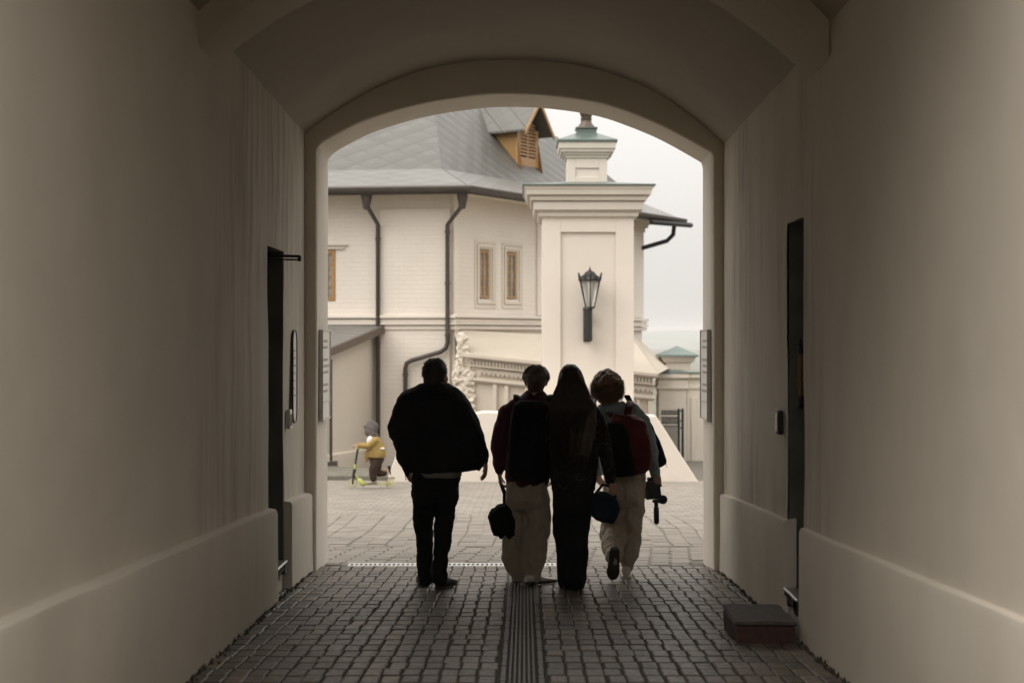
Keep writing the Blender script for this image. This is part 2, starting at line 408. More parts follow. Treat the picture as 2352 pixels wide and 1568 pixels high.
# left wall with its doorway (10.17 - 10.93), right wall with its doorway (8.46 - 9.02)
DL, DRr = (10.17, 10.93), (8.46, 9.02)
LT, RT = .643, .705
sillL, sillR = zg(10.5) + .17, zg(8.8) + .20
wall_sheet(XL, -1, (*DL, sillL, LT)); wall_sheet(XR, 1, (*DRr, sillR, RT))
def plinth(xf, pr, ya, yb, sgn):
    mb = MB(); n = max(2, int((yb - ya) / .1)); prof = []
    for i in range(n + 1):
        Y = lerp(ya, yb, i / n); x = xf(Y); f = x - sgn * pr; g = zg(Y)
        w = wob((x, Y, 0), .012, 1.3, 3); h = .665 + wob((x, Y, 1), .012, .9, 9)
        prof.append([V((x + sgn * .05, Y, g - .05)), V((f + w - sgn * .004, Y, g - .05)), V((f + w, Y, g + .25)), V((f + w * .6, Y, g + h - .03)),
                     V((f + sgn * .008, Y, g + h - .006)), V((f + sgn * .02, Y, g + h)), V((x + sgn * .05, Y, g + h + .012))])
    m = len(prof[0])
    o = [p for r in prof for p in r]
    mb.add(o, [(i * m + j, (i + 1) * m + j, (i + 1) * m + j + 1, i * m + j + 1) for i in range(n) for j in range(m - 1)])
    mb.poly(prof[0]); mb.poly(prof[-1])
    gchild(mb.build('plinth', 'limeplinth', None, True, angle=35))
plinth(XL, PL, Y0, DL[0], -1); plinth(XL, PL, DL[1] + .03, YS - .004, -1)
plinth(XR, PR, Y0, DRr[0] - .05, 1); plinth(XR, PR, DRr[1] - .04, YS - .004, 1)
# doorways: reveals, doors, sills
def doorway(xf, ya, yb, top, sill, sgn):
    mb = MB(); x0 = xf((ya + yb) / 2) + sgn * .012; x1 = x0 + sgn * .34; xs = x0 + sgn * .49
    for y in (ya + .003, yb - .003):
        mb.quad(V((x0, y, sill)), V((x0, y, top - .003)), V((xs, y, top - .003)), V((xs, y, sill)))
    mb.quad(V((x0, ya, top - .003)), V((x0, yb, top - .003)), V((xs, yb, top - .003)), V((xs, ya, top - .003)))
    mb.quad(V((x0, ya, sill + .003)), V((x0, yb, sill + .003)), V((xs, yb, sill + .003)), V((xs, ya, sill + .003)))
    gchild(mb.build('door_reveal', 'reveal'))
    d = MB(); xa, xb = sorted((x1 - sgn * .05, x1)); ym = (ya + yb) / 2
    d.box(xa, xb, ya + .01, yb - .01, sill + .012, top - .012)
    for za, zb in ((.12, .9), (1.05, 1.9)):                    # raised panels
        xp, xq = sorted((x1 - sgn * .07, x1 - sgn * .051)); d.box(xp, xq, ya + .1, yb - .1, sill + za, min(sill + zb, top - .15))
    door = gchild(d.build('door', 'door', None, bev=.004)); return door, x1 - sgn * .05, ym
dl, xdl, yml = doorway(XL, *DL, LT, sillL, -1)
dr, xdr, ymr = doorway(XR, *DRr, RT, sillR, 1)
def pull(x, y, z0, z1, sgn, door):
    """long pull handle: dark turned ends, warm wooden grip, two posts"""
    h = MB(); L = z1 - z0
    h.lathe((x, y, z0), [(.004, 0), (.016, .008), (.02, .025), (.012, .04), (.018, .055), (.018, .075), (.014, .085)], 12)
    h.lathe((x, y, z1), [(.014, -.095), (.018, -.085), (.018, -.06), (.012, -.045), (.02, -.03), (.014, -.012), (.004, 0)], 12)
    for z in (z0 + .065, z1 - .065): h.tube([(x, y, z), (x + sgn * .2, y, z)], .008, 8)
    h.tube([(x, y, z0 + .05), (x, y, z1 - .05)], .006, 8)
    o = h.build('handle', 'iron', None, True); o.parent = door
    g = MB(); g.lathe((x, y, z0), [(.013, .08), (.017, .12), (.017, L - .13), (.013, L - .09)], 12)
    q = g.build('handle_grip', 'wooddark', None, True); q.parent = door
pull(1.728, 8.905, P(0, 940, 8.9).z, P(0, 778, 8.9).z, 1, dr)
pull(xdl + .06, 10.3, -.9, -.45, -1, dl)
for xf, (ya, yb), sill, sgn in ((XL, DL, sillL, -1), (XR, DRr, sillR, 1)):     # worn sills: steel nosing and scuffed dark board
    x0 = xf((ya + yb) / 2); mb = MB()
    xa, xb = sorted((x0 - sgn * .02, x0 + sgn * .3)); mb.box(xa, xb, ya + .02, yb - .02, sill + .004, sill + .03)
    for k in range(14):
        y = random.uniform(ya + .08, yb - .08); q = random.uniform(.02, .05); xs = sorted((x0 - sgn * .026, x0 + sgn * .02))
        mb.box(xs[0], xs[1], y - q, y + q, sill - random.uniform(.01, .07), sill + .028)
    s_ = gchild(mb.build('door_sill', 'iron', None, bev=.003))
    n_ = MB(); xs = sorted((x0 - sgn * .032, x0 + sgn * .05)); n_.box(xs[0], xs[1], ya + .06, yb - .1, sill + .031, sill + .041); n_.tube([(x0 - sgn * .03, ya + .05, sill + .03), (x0 - sgn * .03, yb - .08, sill + .03)], .009, 8)
    gchild(n_.build('sill_nosing', 'steel', None, bev=.002))
# vault: far bay, rib, near bay
def vault_sheet(ya, yb, dz, n=44):
    mb = MB(); ny = max(2, int((yb - ya) / .15)); o = []
    for i in range(ny + 1):
        Y = lerp(ya, yb, i / ny)
        for j in range(n + 1):
            p = vault_pt(Y, -1 + 2 * j / n, dz); o.append(p + V((0, 0, wob(p, .012, 1.0) + wob(p, .004, 4))))
    mb.add(o, [(i * (n + 1) + j, (i + 1) * (n + 1) + j, (i + 1) * (n + 1) + j + 1, i * (n + 1) + j + 1) for i in range(ny) for j in range(n)])
    return gchild(mb.build('vault', 'limevault', None, True, angle=60))
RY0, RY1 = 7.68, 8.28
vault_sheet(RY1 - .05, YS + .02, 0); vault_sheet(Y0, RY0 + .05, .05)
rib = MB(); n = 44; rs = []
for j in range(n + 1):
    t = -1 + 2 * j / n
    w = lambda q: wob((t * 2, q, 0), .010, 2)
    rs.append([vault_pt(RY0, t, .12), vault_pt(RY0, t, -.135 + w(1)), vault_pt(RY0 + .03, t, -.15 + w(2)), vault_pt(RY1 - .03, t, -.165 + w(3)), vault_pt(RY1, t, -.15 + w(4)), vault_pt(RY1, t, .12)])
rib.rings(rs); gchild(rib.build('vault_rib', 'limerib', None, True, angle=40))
# arch surround: flat ring facing the passage, deep reveal to the courtyard
inner_px = [(727, 352), (731, 339), (747, 324), (790, 300), (850, 273), (963, 240), (1092, 220), (1180, 216), (1280, 222), (1384, 239), (1470, 268), (1545, 301), (1624, 345), (1634, 352), (1638, 365)]
inner = [P(x, y, YS) for x, y in smooth_pts(inner_px, 5)]
zf = zg(YS) - .05
inner = [V((inner[0].x - .004, YS, zf)), V((inner[0].x - .004, YS, zf + .6)), V((inner[0].x, YS, 0))] + inner + [V((inner[-1].x, YS, 0)), V((inner[-1].x + .004, YS, zf + .6)), V((inner[-1].x + .006, YS, zf))]
outer = []
for p in inner:
    if p.z < 1.45: outer.append(V((XL(YS) - .05 if p.x < 0 else XR(YS) + .05, YS, p.z)))
    else:
        t = max(-1, min(1, (p.x - (inner[3].x + inner[-4].x) / 2) / ((inner[-4].x - inner[3].x) / 2)))
        q = vault_pt(YS, t, .05); q.x = lerp(XL(YS) - .05, XR(YS) + .05, (t + 1) / 2); outer.append(q)
mb = MB(); m = len(inner); steps = [0, .012, .25, .5, YB - YS - .01, YB - YS]
cols = []
for k, p in enumerate(inner):
    c = [outer[k], V((p.x, p.y, p.z))]
    outdir = (outer[k] - p).normalized()
    c[1] = p + outdir * .012
    for y in steps[1:]: c.append(V((p.x, YS + y, p.z - (.0 if p.z < 1.4 else 0))) + V((wob((p.x, y, p.z), .006, 2), 0, 0)))
    cols.append(c)
w = len(cols[0])
mb.add([q for c in cols for q in c], [(k * w + j, (k + 1) * w + j, (k + 1) * w + j + 1, k * w + j + 1) for k in range(m - 1) for j in range(w - 1)])
gchild(mb.build('arch_surround', 'limesurround', None, True, angle=38))
# outer masonry: far face, near face, flanks and flat top keep the daylight out
def face_ring(prof, Y, name):
    f = MB(); X, Zt = 8.0, 4.2
    for a, b in zip(prof, prof[1:]):
        def out(p):
            if p.z < 1.45: return V((-X if p.x < 0 else X, Y, p.z))
            t = max(-1, min(1, p.x / 1.75)); return V((t * X, Y, Zt if abs(t) < .97 else Zt))
        f.quad(V((a.x, Y, a.z)), V((b.x, Y, b.z)), out(b), out(a))
    gchild(f.build(name, 'limeout'))
face_ring(inner, YB, 'outer_face')
near = [V((XL(Y0), Y0, zg(Y0) - .05)), V((XL(Y0), Y0, 1.4))] + [vault_pt(Y0, -1 + 2 * j / 24, .05) for j in range(25)] + [V((XR(Y0), Y0, 1.4)), V((XR(Y0), Y0, zg(Y0) - .05))]
face_ring(near, Y0, 'outer_face')
f = MB(); f.box(-8, -2.45, Y0 + .01, YB - .01, zg(YB) - .3, 4.19); f.box(2.2, 8, Y0 + .01, YB - .01, zg(YB) - .3, 4.19); f.box(-2.44, 2.19, Y0 + .01, YB - .01, 2.6, 4.19)
gchild(f.build('masonry', 'limeout'))
# unseen walls added behind the eye so only steep daylight reaches the near mouth
f = MB()
f.box(-6.2, -5.6, -6.6, Y0 - .01, -1.6, 2.6); f.box(5.6, 6.2, -6.6, Y0 - .01, -1.6, 2.6); f.box(-5.59, 5.59, -6.6, -6.0, -1.6, 4.0)
gchild(f.build('added_light_block', 'limeblock'))
# ------------------------------------------------------------------ fittings on the passage walls
sg = thing('bolt_bar', 'black iron bolt bar sticking out at the top of the left doorway', 'bolt', P(640, 592, 10.62))
b = MB(); l = sg.location
for dz, r in ((.014, .011), (-.012, .007)): b.tube([V((-2.1, 10.62, P(0, 590, 10.62).z + dz)) - l, V((P(688, 594, 10.62).x, 10.62, P(0, 593, 10.62).z + dz)) - l], r, 8)
b.box(P(684, 0, 10.62).x - l.x, P(692, 0, 10.62).x - l.x, -.012, .012, P(0, 600, 10.62).z - l.z, P(0, 589, 10.62).z - l.z)
b.build('bar', 'iron', sg, bev=.002)
def jamb_sign(sgn, x0, yb0, yb1, label):
    """framed information board fixed to the reveal: steel tray frame, pale sheet, small faded lines of print"""
    zt, zb = P(0, 757, 12.5).z, P(0, 965, 12.5).z
    t = thing('information_board', label, 'sign', (x0, (yb0 + yb1) / 2, (zt + zb) / 2), 'framed boards on the arch jambs')
    h, d = (zt - zb) / 2, (yb1 - yb0) / 2; th = .035; s = -sgn
    fr = MB()
    def bx(a, b, c, e, f_, g): q = sorted((s * a, s * b)); return (q[0], q[1], c, e, f_, g)
    fr.box(*bx(0, th, -d, -d + .014, -h, h)); fr.box(*bx(0, th, d - .014, d, -h, h)); fr.box(*bx(0, th, -d + .014, d - .014, h - .014, h)); fr.box(*bx(0, th, -d + .014, d - .014, -h, -h + .014))
    fr.box(*bx(.001, th + .002, -d + .014, d - .014, -h + .16, -h + .166))
    fr.build('frame', 'steel', t, bev=.002)
    sh = MB(); sh.box(*bx(.002, th - .008, -d + .015, d - .015, -h + .015, h - .015)); sheet = sh.build('sheet', 'paper', t)
    for k in range(9):
        ik = MB()
        z = h - .1 - k * .055
        if z < -h + .2: break
        wd = random.uniform(.35, .8) * d * .8
        if k in (2, 6): continue
        a = -d * .75
        while a < wd:
            q = random.uniform(.012, .035); ik.box(*bx(th - .0078, th - .0065, a, a + q, z - .011, z + .011)); a += q + .008
        ik.build('printing', 'ink', sheet)
    return t
jamb_sign(-1, inner[3].x + .004, 12.36, 12.86, 'pale framed information board on the left jamb of the arch')
jamb_sign(1, inner[-4].x - .004, 12.36, 12.86, 'pale framed information board on the right jamb of the arch')
# rounded plaque on the left wall
t = thing('rounded_plaque', 'white plaque with rounded ends in a dark frame beside the left doorway', 'sign', (XL(11.42) + .012, 11.42, (P(0, 757, 11.4).z + P(0, 972, 11.4).z) / 2))
hh, hw = (P(0, 757, 11.4).z - P(0, 972, 11.4).z) / 2, .10
def capsule(k, x): return [V((x, hw * k * math.cos(a), (hh - hw) * (1 if math.sin(a) >= 0 else -1) + hw * k * math.sin(a) + (0))) for a in [2 * math.pi * q / 40 + .001 for q in range(40)]]
fr = MB(); fr.rings([capsule(1.0, 0), capsule(1.0, .014), capsule(.955, .018), capsule(.945, .010)], False); fr.build('frame', 'lantern', t, True)
sh = MB(); sh.rings([capsule(.95, .002), capsule(.95, .011)]); sh.build('sheet', 'paper', t)
for k in range(7):
    ik = MB(); ik.box(.0115, .0122, -.06, random.uniform(0, .06), .2 - k * .06, .215 - k * .06); ik.build('printing', 'ink', t)
t = thing('intercom_box', 'small grey metal box below the rounded plaque on the left wall', 'intercom', (XL(11.15) + .006, 11.13, P(0, 961, 11.2).z))
b = MB(); b.box(0, .03, -.045, .045, -.075, .075); b.build('case', 'steel', t, bev=.006); b = MB(); b.box(.0305, .034, -.03, .03, -.05, .04); b.build('cover', 'iron', t, bev=.002)
t = thing('intercom_box', 'small black and steel box on the right wall by the doorway', 'intercom', (XR(9.2) - .006, 9.2, P(0, 969, 9.2).z))
b = MB(); b.box(-.034, 0, -.05, .05, -.078, .078); b.build('case', 'iron', t, bev=.008); b = MB(); b.box(-.038, -.0345, -.03, .03, -.06, .06); b.build('cover', 'steel', t, bev=.003)
# step block on the right
t = thing('step_block', 'chipped red brown step block with worn grey top below the right doorway', 'step', (1.41, 8.56, zg(8.56)))
b = MB(); hb = .145
def slab(x0, x1, y0, y1, za, zb, jit, seed):
    n = 8; rs = []
    for k, z in enumerate((za, za + .01, (za + zb) / 2, zb - .012, zb)):
        ins = .010 if k in (0, 4) else 0; ring = []
        for (xa, ya), (xb, yb) in (((x0, y0), (x1, y0)), ((x1, y0), (x1, y1)), ((x1, y1), (x0, y1)), ((x0, y1), (x0, y0))):
            for q in range(n):
                x, y = lerp(xa, xb, q / n), lerp(ya, yb, q / n); x += (ins if x < (x0 + x1) / 2 else -ins); y += (ins if y < (y0 + y1) / 2 else -ins)
                ring.append(V((x + jit * noise.noise(V((x * 9 + seed, y * 9, z * 9))), y + jit * noise.noise(V((x * 9, y * 9 + seed, z * 9))), z + (z - za) / (zb - za) * .012 * noise.noise(V((x * 6, y * 6, seed))))))
        rs.append(ring)
    b.rings(rs)
slab(-.178, .165, -.29, .24, -.02, hb - .028, .012, 1); b.build('block', 'brickstep', t, True, angle=35)
b = MB(); slab(-.185, .17, -.30, .245, hb - .027, hb, .010, 5); b.build('top_board', 'steptop', t, True, angle=35)

# ================================================================== PAVING
def brick(mb, tint, c, hx, hy, zt, rz=0, bev=.008, depth=.05):
    cr, sr = math.cos(rz), math.sin(rz); tx, ty = random.uniform(-.008, .008), random.uniform(-.008, .008)
    tops, mids, lows = [], [], []
    for sx, sy in ((-1, -1), (1, -1), (1, 1), (-1, 1)):
        for L, ix, dz in ((tops, bev, 0), (mids, 0, -bev * .8), (lows, 0, -depth)):
            x, y = sx * (hx - ix), sy * (hy - ix); X, Yv = c[0] + x * cr - y * sr, c[1] + x * sr + y * cr
            L.append(V((X, Yv, zt + zg(Yv) + dz + x * tx + y * ty)))
    mb.add(tops + mids + lows, [(0, 1, 2, 3)] + [(4 + i, 4 + (i + 1) % 4, (i + 1) % 4, i) for i in range(4)] + [(8 + i, 8 + (i + 1) % 4, 4 + (i + 1) % 4, 4 + i) for i in range(4)])
    tint += [random.random()] * 12
def paved(name, mat, mb, tint):
    o = mb.build(name, mat, None, True, angle=25)
    at = o.data.attributes.new('tint', 'FLOAT', 'POINT'); at.data.foreach_set('value', tint)
    return struct(o)
mb, tint = MB(), []
CH = .118; CXc = -.012
col = 0; xs = []
x = CXc - CH - .06
while x > -1.95: xs.append(x); x -= .098
x = CXc + CH + .06
while x < 1.9: xs.append(x); x += .098
for x in xs:
    ph = random.uniform(-.012, .012); y = 3.6
    rw_ = 0
    while y < 12.5:
        rw_ += 1; L = random.uniform(.183, .20); yy = y + ph
        if XL(yy) - .1 < x < XR(yy) + .1 and yy < 12.52:
            xx = x + .004 * noise.noise(V((x * 3, yy * 1.2, 0))) + (.004 if rw_ % 2 else -.004) + random.uniform(-.005, .005)
            brick(mb, tint, (xx, yy), .0428 + random.uniform(-.0025, .0025), L / 2 - .0035, random.uniform(-.002, .002), random.uniform(-.012, .012), .006)
        y += .197
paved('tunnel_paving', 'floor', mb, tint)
# strip just outside the grate, wavy setts, then finer paving
mb, tint = MB(), []
x = -4.2
while x < 4.4:
    y = 12.83 + random.uniform(-.05, .05)
    while y < 14.35:
        if abs(x) < 1.75 or y > YB + .15: brick(mb, tint, (x + (14.4 - y) * -.10, y), .088, .095, random.uniform(-.002, .003) - .012, .08, .007)
        y += .20
    x += .186
x = -5.2
while x < 5.4:
    y = 14.5; xo = random.uniform(-.01, .01)
    while y < 18.3:
        ph_ = y * 2.0 + 2.2 * noise.noise(V((x * .35, y * .3, 8))); am = .022 + .034 * noise.noise(V((x * .4, y * .4, 5)))
        xx = x + xo + am * math.sin(ph_) + .03 * noise.noise(V((x * .8, y * .8, 3)))
        brick(mb, tint, (xx, y), .0885, .114 + random.uniform(-.006, .003), random.uniform(-.004, .005) - .012, -2.0 * am * math.cos(ph_) + random.uniform(-.02, .02), .008)
        y += .235
    x += .185
r_ = 0; y = 18.5
while y < 26.6:
    x = -6.2 + (.1 if r_ % 2 else 0)
    while x < 6:
        brick(mb, tint, (x, y), .0955, .101, random.uniform(-.001, .001) - .016, 0, .005); x += .2
    y += .21; r_ += 1
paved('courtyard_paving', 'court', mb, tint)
# ground: one sheet from behind the eye to the horizon, dropping away beyond the courtyard
prof = [(-60, -1.31), (0, -1.31), (12.24, -2.02), (12.6, zg(12.6)), (27, zg(27)), (46, zg(46)), (60, -6), (120, -26), (300, -48), (9000, -50)]
xsx = [-6000, -600, -60, -12, -5, 0, 5, 12, 60, 600, 6000]
g = MB(); g.add([V((x, y, z - (.009 if y < 12.3 else .019) if y < 50 else z)) for y, z in prof for x in xsx], [(i * 11 + j, i * 11 + j + 1, (i + 1) * 11 + j + 1, (i + 1) * 11 + j) for i in range(len(prof) - 1) for j in range(10)])
gm, nt, bs = newmat('ground_sheet'); v = coords(nt); sp = N(nt, 'ShaderNodeSeparateXYZ'); nt.links.new(v, sp.inputs[0])
far = ramp(nt, math_node(nt, 'DIVIDE', sp.outputs[1], 100), [(.1255, (0, 0, 0)), (.127, (1, 1, 1))]); far2 = ramp(nt, math_node(nt, 'DIVIDE', sp.outputs[1], 100), [(.42, (0, 0, 0)), (.5, (1, 1, 1))])
nf = noise_tex(nt, v, 8, 5); nl = noise_tex(nt, coords(nt, (.01, .01, .01)), 1.2, 5)
c = mix(nt, ramp(nt, nf, [(.3, (.04, .033, .025)), (.7, (.075, .061, .047))]), ramp(nt, nf, [(.3, (.11, .097, .079)), (.7, (.15, .133, .109))]), far)
c = mix(nt, c, ramp(nt, nl, [(.3, (.05, .07, .035)), (.7, (.13, .13, .09))]), far2)
nt.links.new(c, bs.inputs['Base Color']); bs.inputs['Roughness'].default_value = .9
struct(g.build('ground', gm))
# wooded far bank of the river
h = MB(); nx = 80; rows = [(5200, 0), (5600, .7), (6200, 1), (7200, .9)]
h.add([V((lerp(-3000, 3000, i / nx), y, -50 + (k * (66 + 14 * noise.noise(V((i * .17, 0, 2))) + 5 * noise.noise(V((i * .9, 3, 2))))))) for y, k in rows for i in range(nx + 1)],
      [(r * (nx + 1) + i, r * (nx + 1) + i + 1, (r + 1) * (nx + 1) + i + 1, (r + 1) * (nx + 1) + i) for r in range(3) for i in range(nx)])
struct(h.build('far_hills', 'land', None, True, angle=180))
# drain channel down the middle of the passage
t = thing('drain_channel', 'ribbed dark drain channel running down the middle of the passage floor', 'drain', (CXc, 8, zg(8)))
def strip(mb, x0, x1, y0, y1, dz, th=.05, n=24):
    a = [];
    for i in range(n + 1):
        y = lerp(y0, y1, i / n); z = zg(y) + dz - t.location.z
        a.append([V((x0, y - 8, z - th)), V((x0, y - 8, z)), V((x1, y - 8, z)), V((x1, y - 8, z - th))])
    mb.rings(a)
b = MB(); strip(b, -.078, .078, 3.6, 12.44, -.016); b.build('tray', 'channel', t)
b = MB()
for k in range(6): strip(b, -.07 + k * .0245, -.07 + k * .0245 + .0135, 3.6, 12.44, .001, .022, 60)
b.build('rib_bars', 'channel', t, bev=.002)
random.seed(4)
for s in (-1, 1):
    y = 3.6; b = MB()
    while y < 12.4:
        L = .085; zc = zg(y) - t.location.z; w = random.uniform(.012, .016)
        b.box(s * .097 - w, s * .097 + w, y - 8, y - 8 + L - .016, zc - .05, zc + random.uniform(.000, .006)); y += L
    b.build('edge_stones', 'channel', t, bev=.004)
# cross grate at the mouth
gx0, gx1 = P(800, 0, 12.66).x, P(1300, 0, 12.66).x
t = thing('drain_grate', 'pale slotted metal drain grate laid across the arch mouth', 'drain grate', ((gx0 + gx1) / 2, 12.66, zg(12.66)))
b = MB(); L = (gx1 - gx0) / 2
b.box(-L, L, -.085, -.045, -.03, .004); b.box(-L, L, .045, .085, -.03, .004)
x = -L
while x < L - .02: b.box(x, x + .0205, -.0445, .0445, -.03, .003); x += .0415
b.build('slotted_cover', 'galv', t, bev=.002)
b = MB(); b.box(-L, L, -.08, .08, -.12, -.05); b.build('gutter_bed', 'dark', t)
# dirt and moss where walls meet paving
mb = MB(); random.seed(7)
for xf, pr, sgn, yr in ((XL, PL, -1, (5, 12.1)), (XR, PR, 1, (5, 12.1))):
    for k in range(420):
        Y = random.uniform(*yr); x = xf(Y) - sgn * (pr + abs(random.gauss(0, .018))); r = random.uniform(.006, .018)
        z = zg(Y) + r * .15; a = random.uniform(0, 6)
        tip = V((x + random.uniform(-.01, .01), Y + random.uniform(-.012, .012), z + r * random.uniform(.6, 1.8)))
        mb.add([V((x + r * math.cos(a + q * 2.09), Y + r * 1.4 * math.sin(a + q * 2.09), z - .012)) for q in range(3)] + [tip], [(0, 1, 3), (1, 2, 3), (2, 0, 3), (2, 1, 0)])
struct(mb.build('dirt_and_moss', 'weed', None, True, angle=180), 'stuff', 'dry moss and dirt along the foot of the passage walls')
# ================================================================== THE WHITE CHAMBERS (house behind)
EZ = 3.2
W0 = V((-1.58, 31.3, 0)); W1 = V((3.2, 38.8, 0)); WL = V((-11.0, 31.3 + 9.42 * .12, 0))
u2 = (W1 - W0).normalized(); n2 = V((u2.y, -u2.x, 0))            # angled wall: along, outward
u1 = (W0 - WL).normalized(); n1 = V((u1.y, -u1.x, 0))            # left wall: along (to the right), outward
zb = zg(32) - .3
house = thing('chamber_house', 'large white painted brick house with grey diamond tin roof and brown gutters', 'house', (W0.x, W0.y, zb))
def hchild(o, p=None):
    if p is None: o.parent = house; o.matrix_parent_inverse = Matrix.Translation(house.location).inverted()
    else: o.parent = p
    return o
def at1(s, d=0, z=0): q = W0 - u1 * s + n1 * d; return V((q.x, q.y, z))     # s metres left of the corner, d proud
def at2(s, d=0, z=0): q = W0 + u2 * s + n2 * d; return V((q.x, q.y, z))
def slab(mb, at, s0, s1, d0, d1, z0, z1):
    vs = [at(s, d, z) for z in (z0, z1) for d in (d0, d1) for s in (s0, s1)]
    mb.add(vs, [(0, 2, 3, 1), (4, 5, 7, 6), (0, 1, 5, 4), (2, 6, 7, 3), (0, 4, 6, 2), (1, 3, 7, 5)])
L2 = (W1 - W0).length; L1 = (W0 - WL).length
def s_of(px, which):                                              # station along a wall from a sight line
    d = V(((px - CX) / FL, 1, 0))
    n = n1 if which == 1 else n2
    q = d * (W0.dot(n) / d.dot(n)); return (W0 - q).dot(u1) if which == 1 else (q - W0).dot(u2)
def z_at(px, py, which, d=0):
    n = n1 if which == 1 else n2; dd = V(((px - CX) / FL, 1, (CY - py) / FL)); w = W0 + n * d
    return (dd * (w.dot(n) / V((dd.x, dd.y, 0)).dot(n))).z
def wuv1(p): q = V((p.x, p.y, 0)); return ((q - W0).dot(u1), p.z, 0)
def wuv2(p): q = V((p.x, p.y, 0)); return ((q - W0).dot(u2), p.z, 0)
def wall_open(at, s0, s1, d, z0, z1, holes, depth, rev):
    """wall face with real openings and splayed reveals"""
    mb = MB(); ss = sorted({s0, s1, *[h[0] for h in holes], *[h[1] for h in holes]}); zs = sorted({z0, z1, *[h[2] for h in holes], *[h[3] for h in holes]})
    for a, b in zip(ss, ss[1:]):
        for c, e in zip(zs, zs[1:]):
            if any(h[0] <= a and b <= h[1] and h[2] <= c and e <= h[3] for h in holes): continue
            mb.quad(at(a, d, c), at(b, d, c), at(b, d, e), at(a, d, e))
    for a, b, c, e in holes:
        o = [at(a, d, c), at(b, d, c), at(b, d, e), at(a, d, e)]; i = [at(a + rev, d - depth, c + rev), at(b - rev, d - depth, c + rev), at(b - rev, d - depth, e - rev), at(a + rev, d - depth, e - rev)]
        for k in range(4): mb.quad(o[k], o[(k + 1) % 4], i[(k + 1) % 4], i[k])
        mb.quad(*i)
    return mb
ztop = EZ - .02
# windows on the angled wall
holes2 = []
for px0, px1, pt, pb in ((1101, 1128, 572, 688), (1163, 1190, 578, 689)):
    holes2.append((s_of(px0, 2), s_of(px1, 2), z_at((px0 + px1) / 2, pb, 2), z_at((px0 + px1) / 2, pt, 2)))
hl = (s_of(771, 1), s_of(722, 1), z_at(745, 692, 1), z_at(745, 574, 1)); holes1 = [hl]
sa, sb = s_of(1035, 1), s_of(873, 1)                               # the projecting bay between the downpipes
mb = wall_open(at1, -.02, L1, 0, zb, ztop, holes1, .07, .004); hchild(mb.build('wall', 'facade', None, wuv=wuv1))
mb = MB(); slab(mb, at1, sa, sb, .003, .10, zb, z_at(950, 480, 1)); hchild(mb.build('wall_bay', 'facade', None, wuv=wuv1, bev=.02))
mb = wall_open(at2, -.02, L2, 0, zb, ztop, holes2, .10, .03); hchild(mb.build('wall', 'facade', None, wuv=wuv2))
mb = MB(); mb.quad(at2(L2, 0, zb), at2(L2, -7, zb), at2(L2, -7, ztop), at2(L2, 0, ztop)); hchild(mb.build('wall', 'limeout')); mb = MB(); mb.quad(at1(L1, 0, zb), at1(L1, -8, zb), at1(L1, -8, ztop), at1(L1, 0, ztop)); hchild(mb.build('wall', 'limeout'))
# corner strip, right pilaster
mb = MB(); slab(mb, at2, -.03, .16, .003, .07, zb, ztop - .35); hchild(mb.build('corner_strip', 'facade', None, wuv=wuv2, bev=.015))
s0 = s_of(1231, 2); mb = MB(); slab(mb, at2, s0, L2, .003, .06, z_at(1235, 725, 2), z_at(1235, 470, 2)); hchild(mb.build('pilaster', 'facade', None, wuv=wuv2, bev=.01))
# cornice below the eaves at the far end, string courses
mb = MB()
for i, (d, a, b) in enumerate(((.07, .30, .18), (.13, .18, .09), (.19, .09, -.01))): slab(mb, at2, s_of(1430, 2), L2 + d, .003 + i * .0, d, EZ - a - .1, EZ - b - .1)
hchild(mb.build('cornice', 'facade_warm', None, bev=.008))
mb = MB()
for at, w, s0, s1, px in ((at1, 1, -.09, L1, 900), (at2, 2, -.09, L2 + .12, 1120)):
    base = 0 if w == 1 else 0
    for d, p0, p1 in ((.11, 724, 731), (.06, 733, 741), (.10, 741.5, 746), (.05, 748, 757)):
        slab(mb, at, s0, s1, .0, d + (.085 if w == 1 else .05), z_at(px, p1, w), z_at(px, p0, w))
hchild(mb.build('string_course', 'facade', None, bev=.012, wuv=lambda p: (0, 0, 0)))
# window surrounds and frames
def window(at, h, d, sill, panes, thick, name_mat='wood', trim=True):
    a, b, c, e = h
    sr = MB()
    for k, (g, pr) in enumerate(((.10, .035), (.20, .018))):
        for (s0, s1, z0, z1) in ((a - g, a - g + .07, c - g, e + g), (b + g - .07, b + g, c - g, e + g), (a - g + .07, b + g - .07, e + g - .07, e + g), (a - g + .07, b + g - .07, c - g, c - g + .07)): slab(sr, at, s0, s1, .003, pr, z0, z1)
    if trim: hchild(sr.build('window_surround', 'facade_warm', None, bev=.008))
    m = .04 if trim else .006; a2, b2, c2, e2 = a + m, b - m, c + m, e - m; dd = d
    f = MB(); t = thick
    for (s0, s1, z0, z1) in ((a2, a2 + t, c2, e2), (b2 - t, b2, c2, e2), (a2 + t, b2 - t, e2 - t, e2), (a2 + t, b2 - t, c2, c2 + t)): slab(f, at, s0, s1, dd, dd + .06, z0, z1)
    w = hchild(f.build('window', name_mat, None, bev=.006))
    b_ = MB(); nx, nz = panes
    for i in range(1, nx): x = lerp(a2 + t, b2 - t, i / nx); slab(b_, at, x - .016, x + .016, dd + .005, dd + .045, c2 + t, e2 - t)
    for j in range(1, nz): z = lerp(c2 + t, e2 - t, j / nz); slab(b_, at, a2 + t, b2 - t, dd + .008, dd + .04, z - .014, z + .014)
    hchild(b_.build('glazing_bars', name_mat), w)
    g = MB(); slab(g, at, a2 + t * .5, b2 - t * .5, dd + .012, dd + .02, c2 + t * .5, e2 - t * .5); hchild(g.build('pane', 'pane'), w)
for h in holes2: window(at2, h, -.085, 0, (2, 5), .05, 'woodpale')
window(at1, hl, -.05, 0, (3, 4), .085, 'wood', False)
mb = MB()
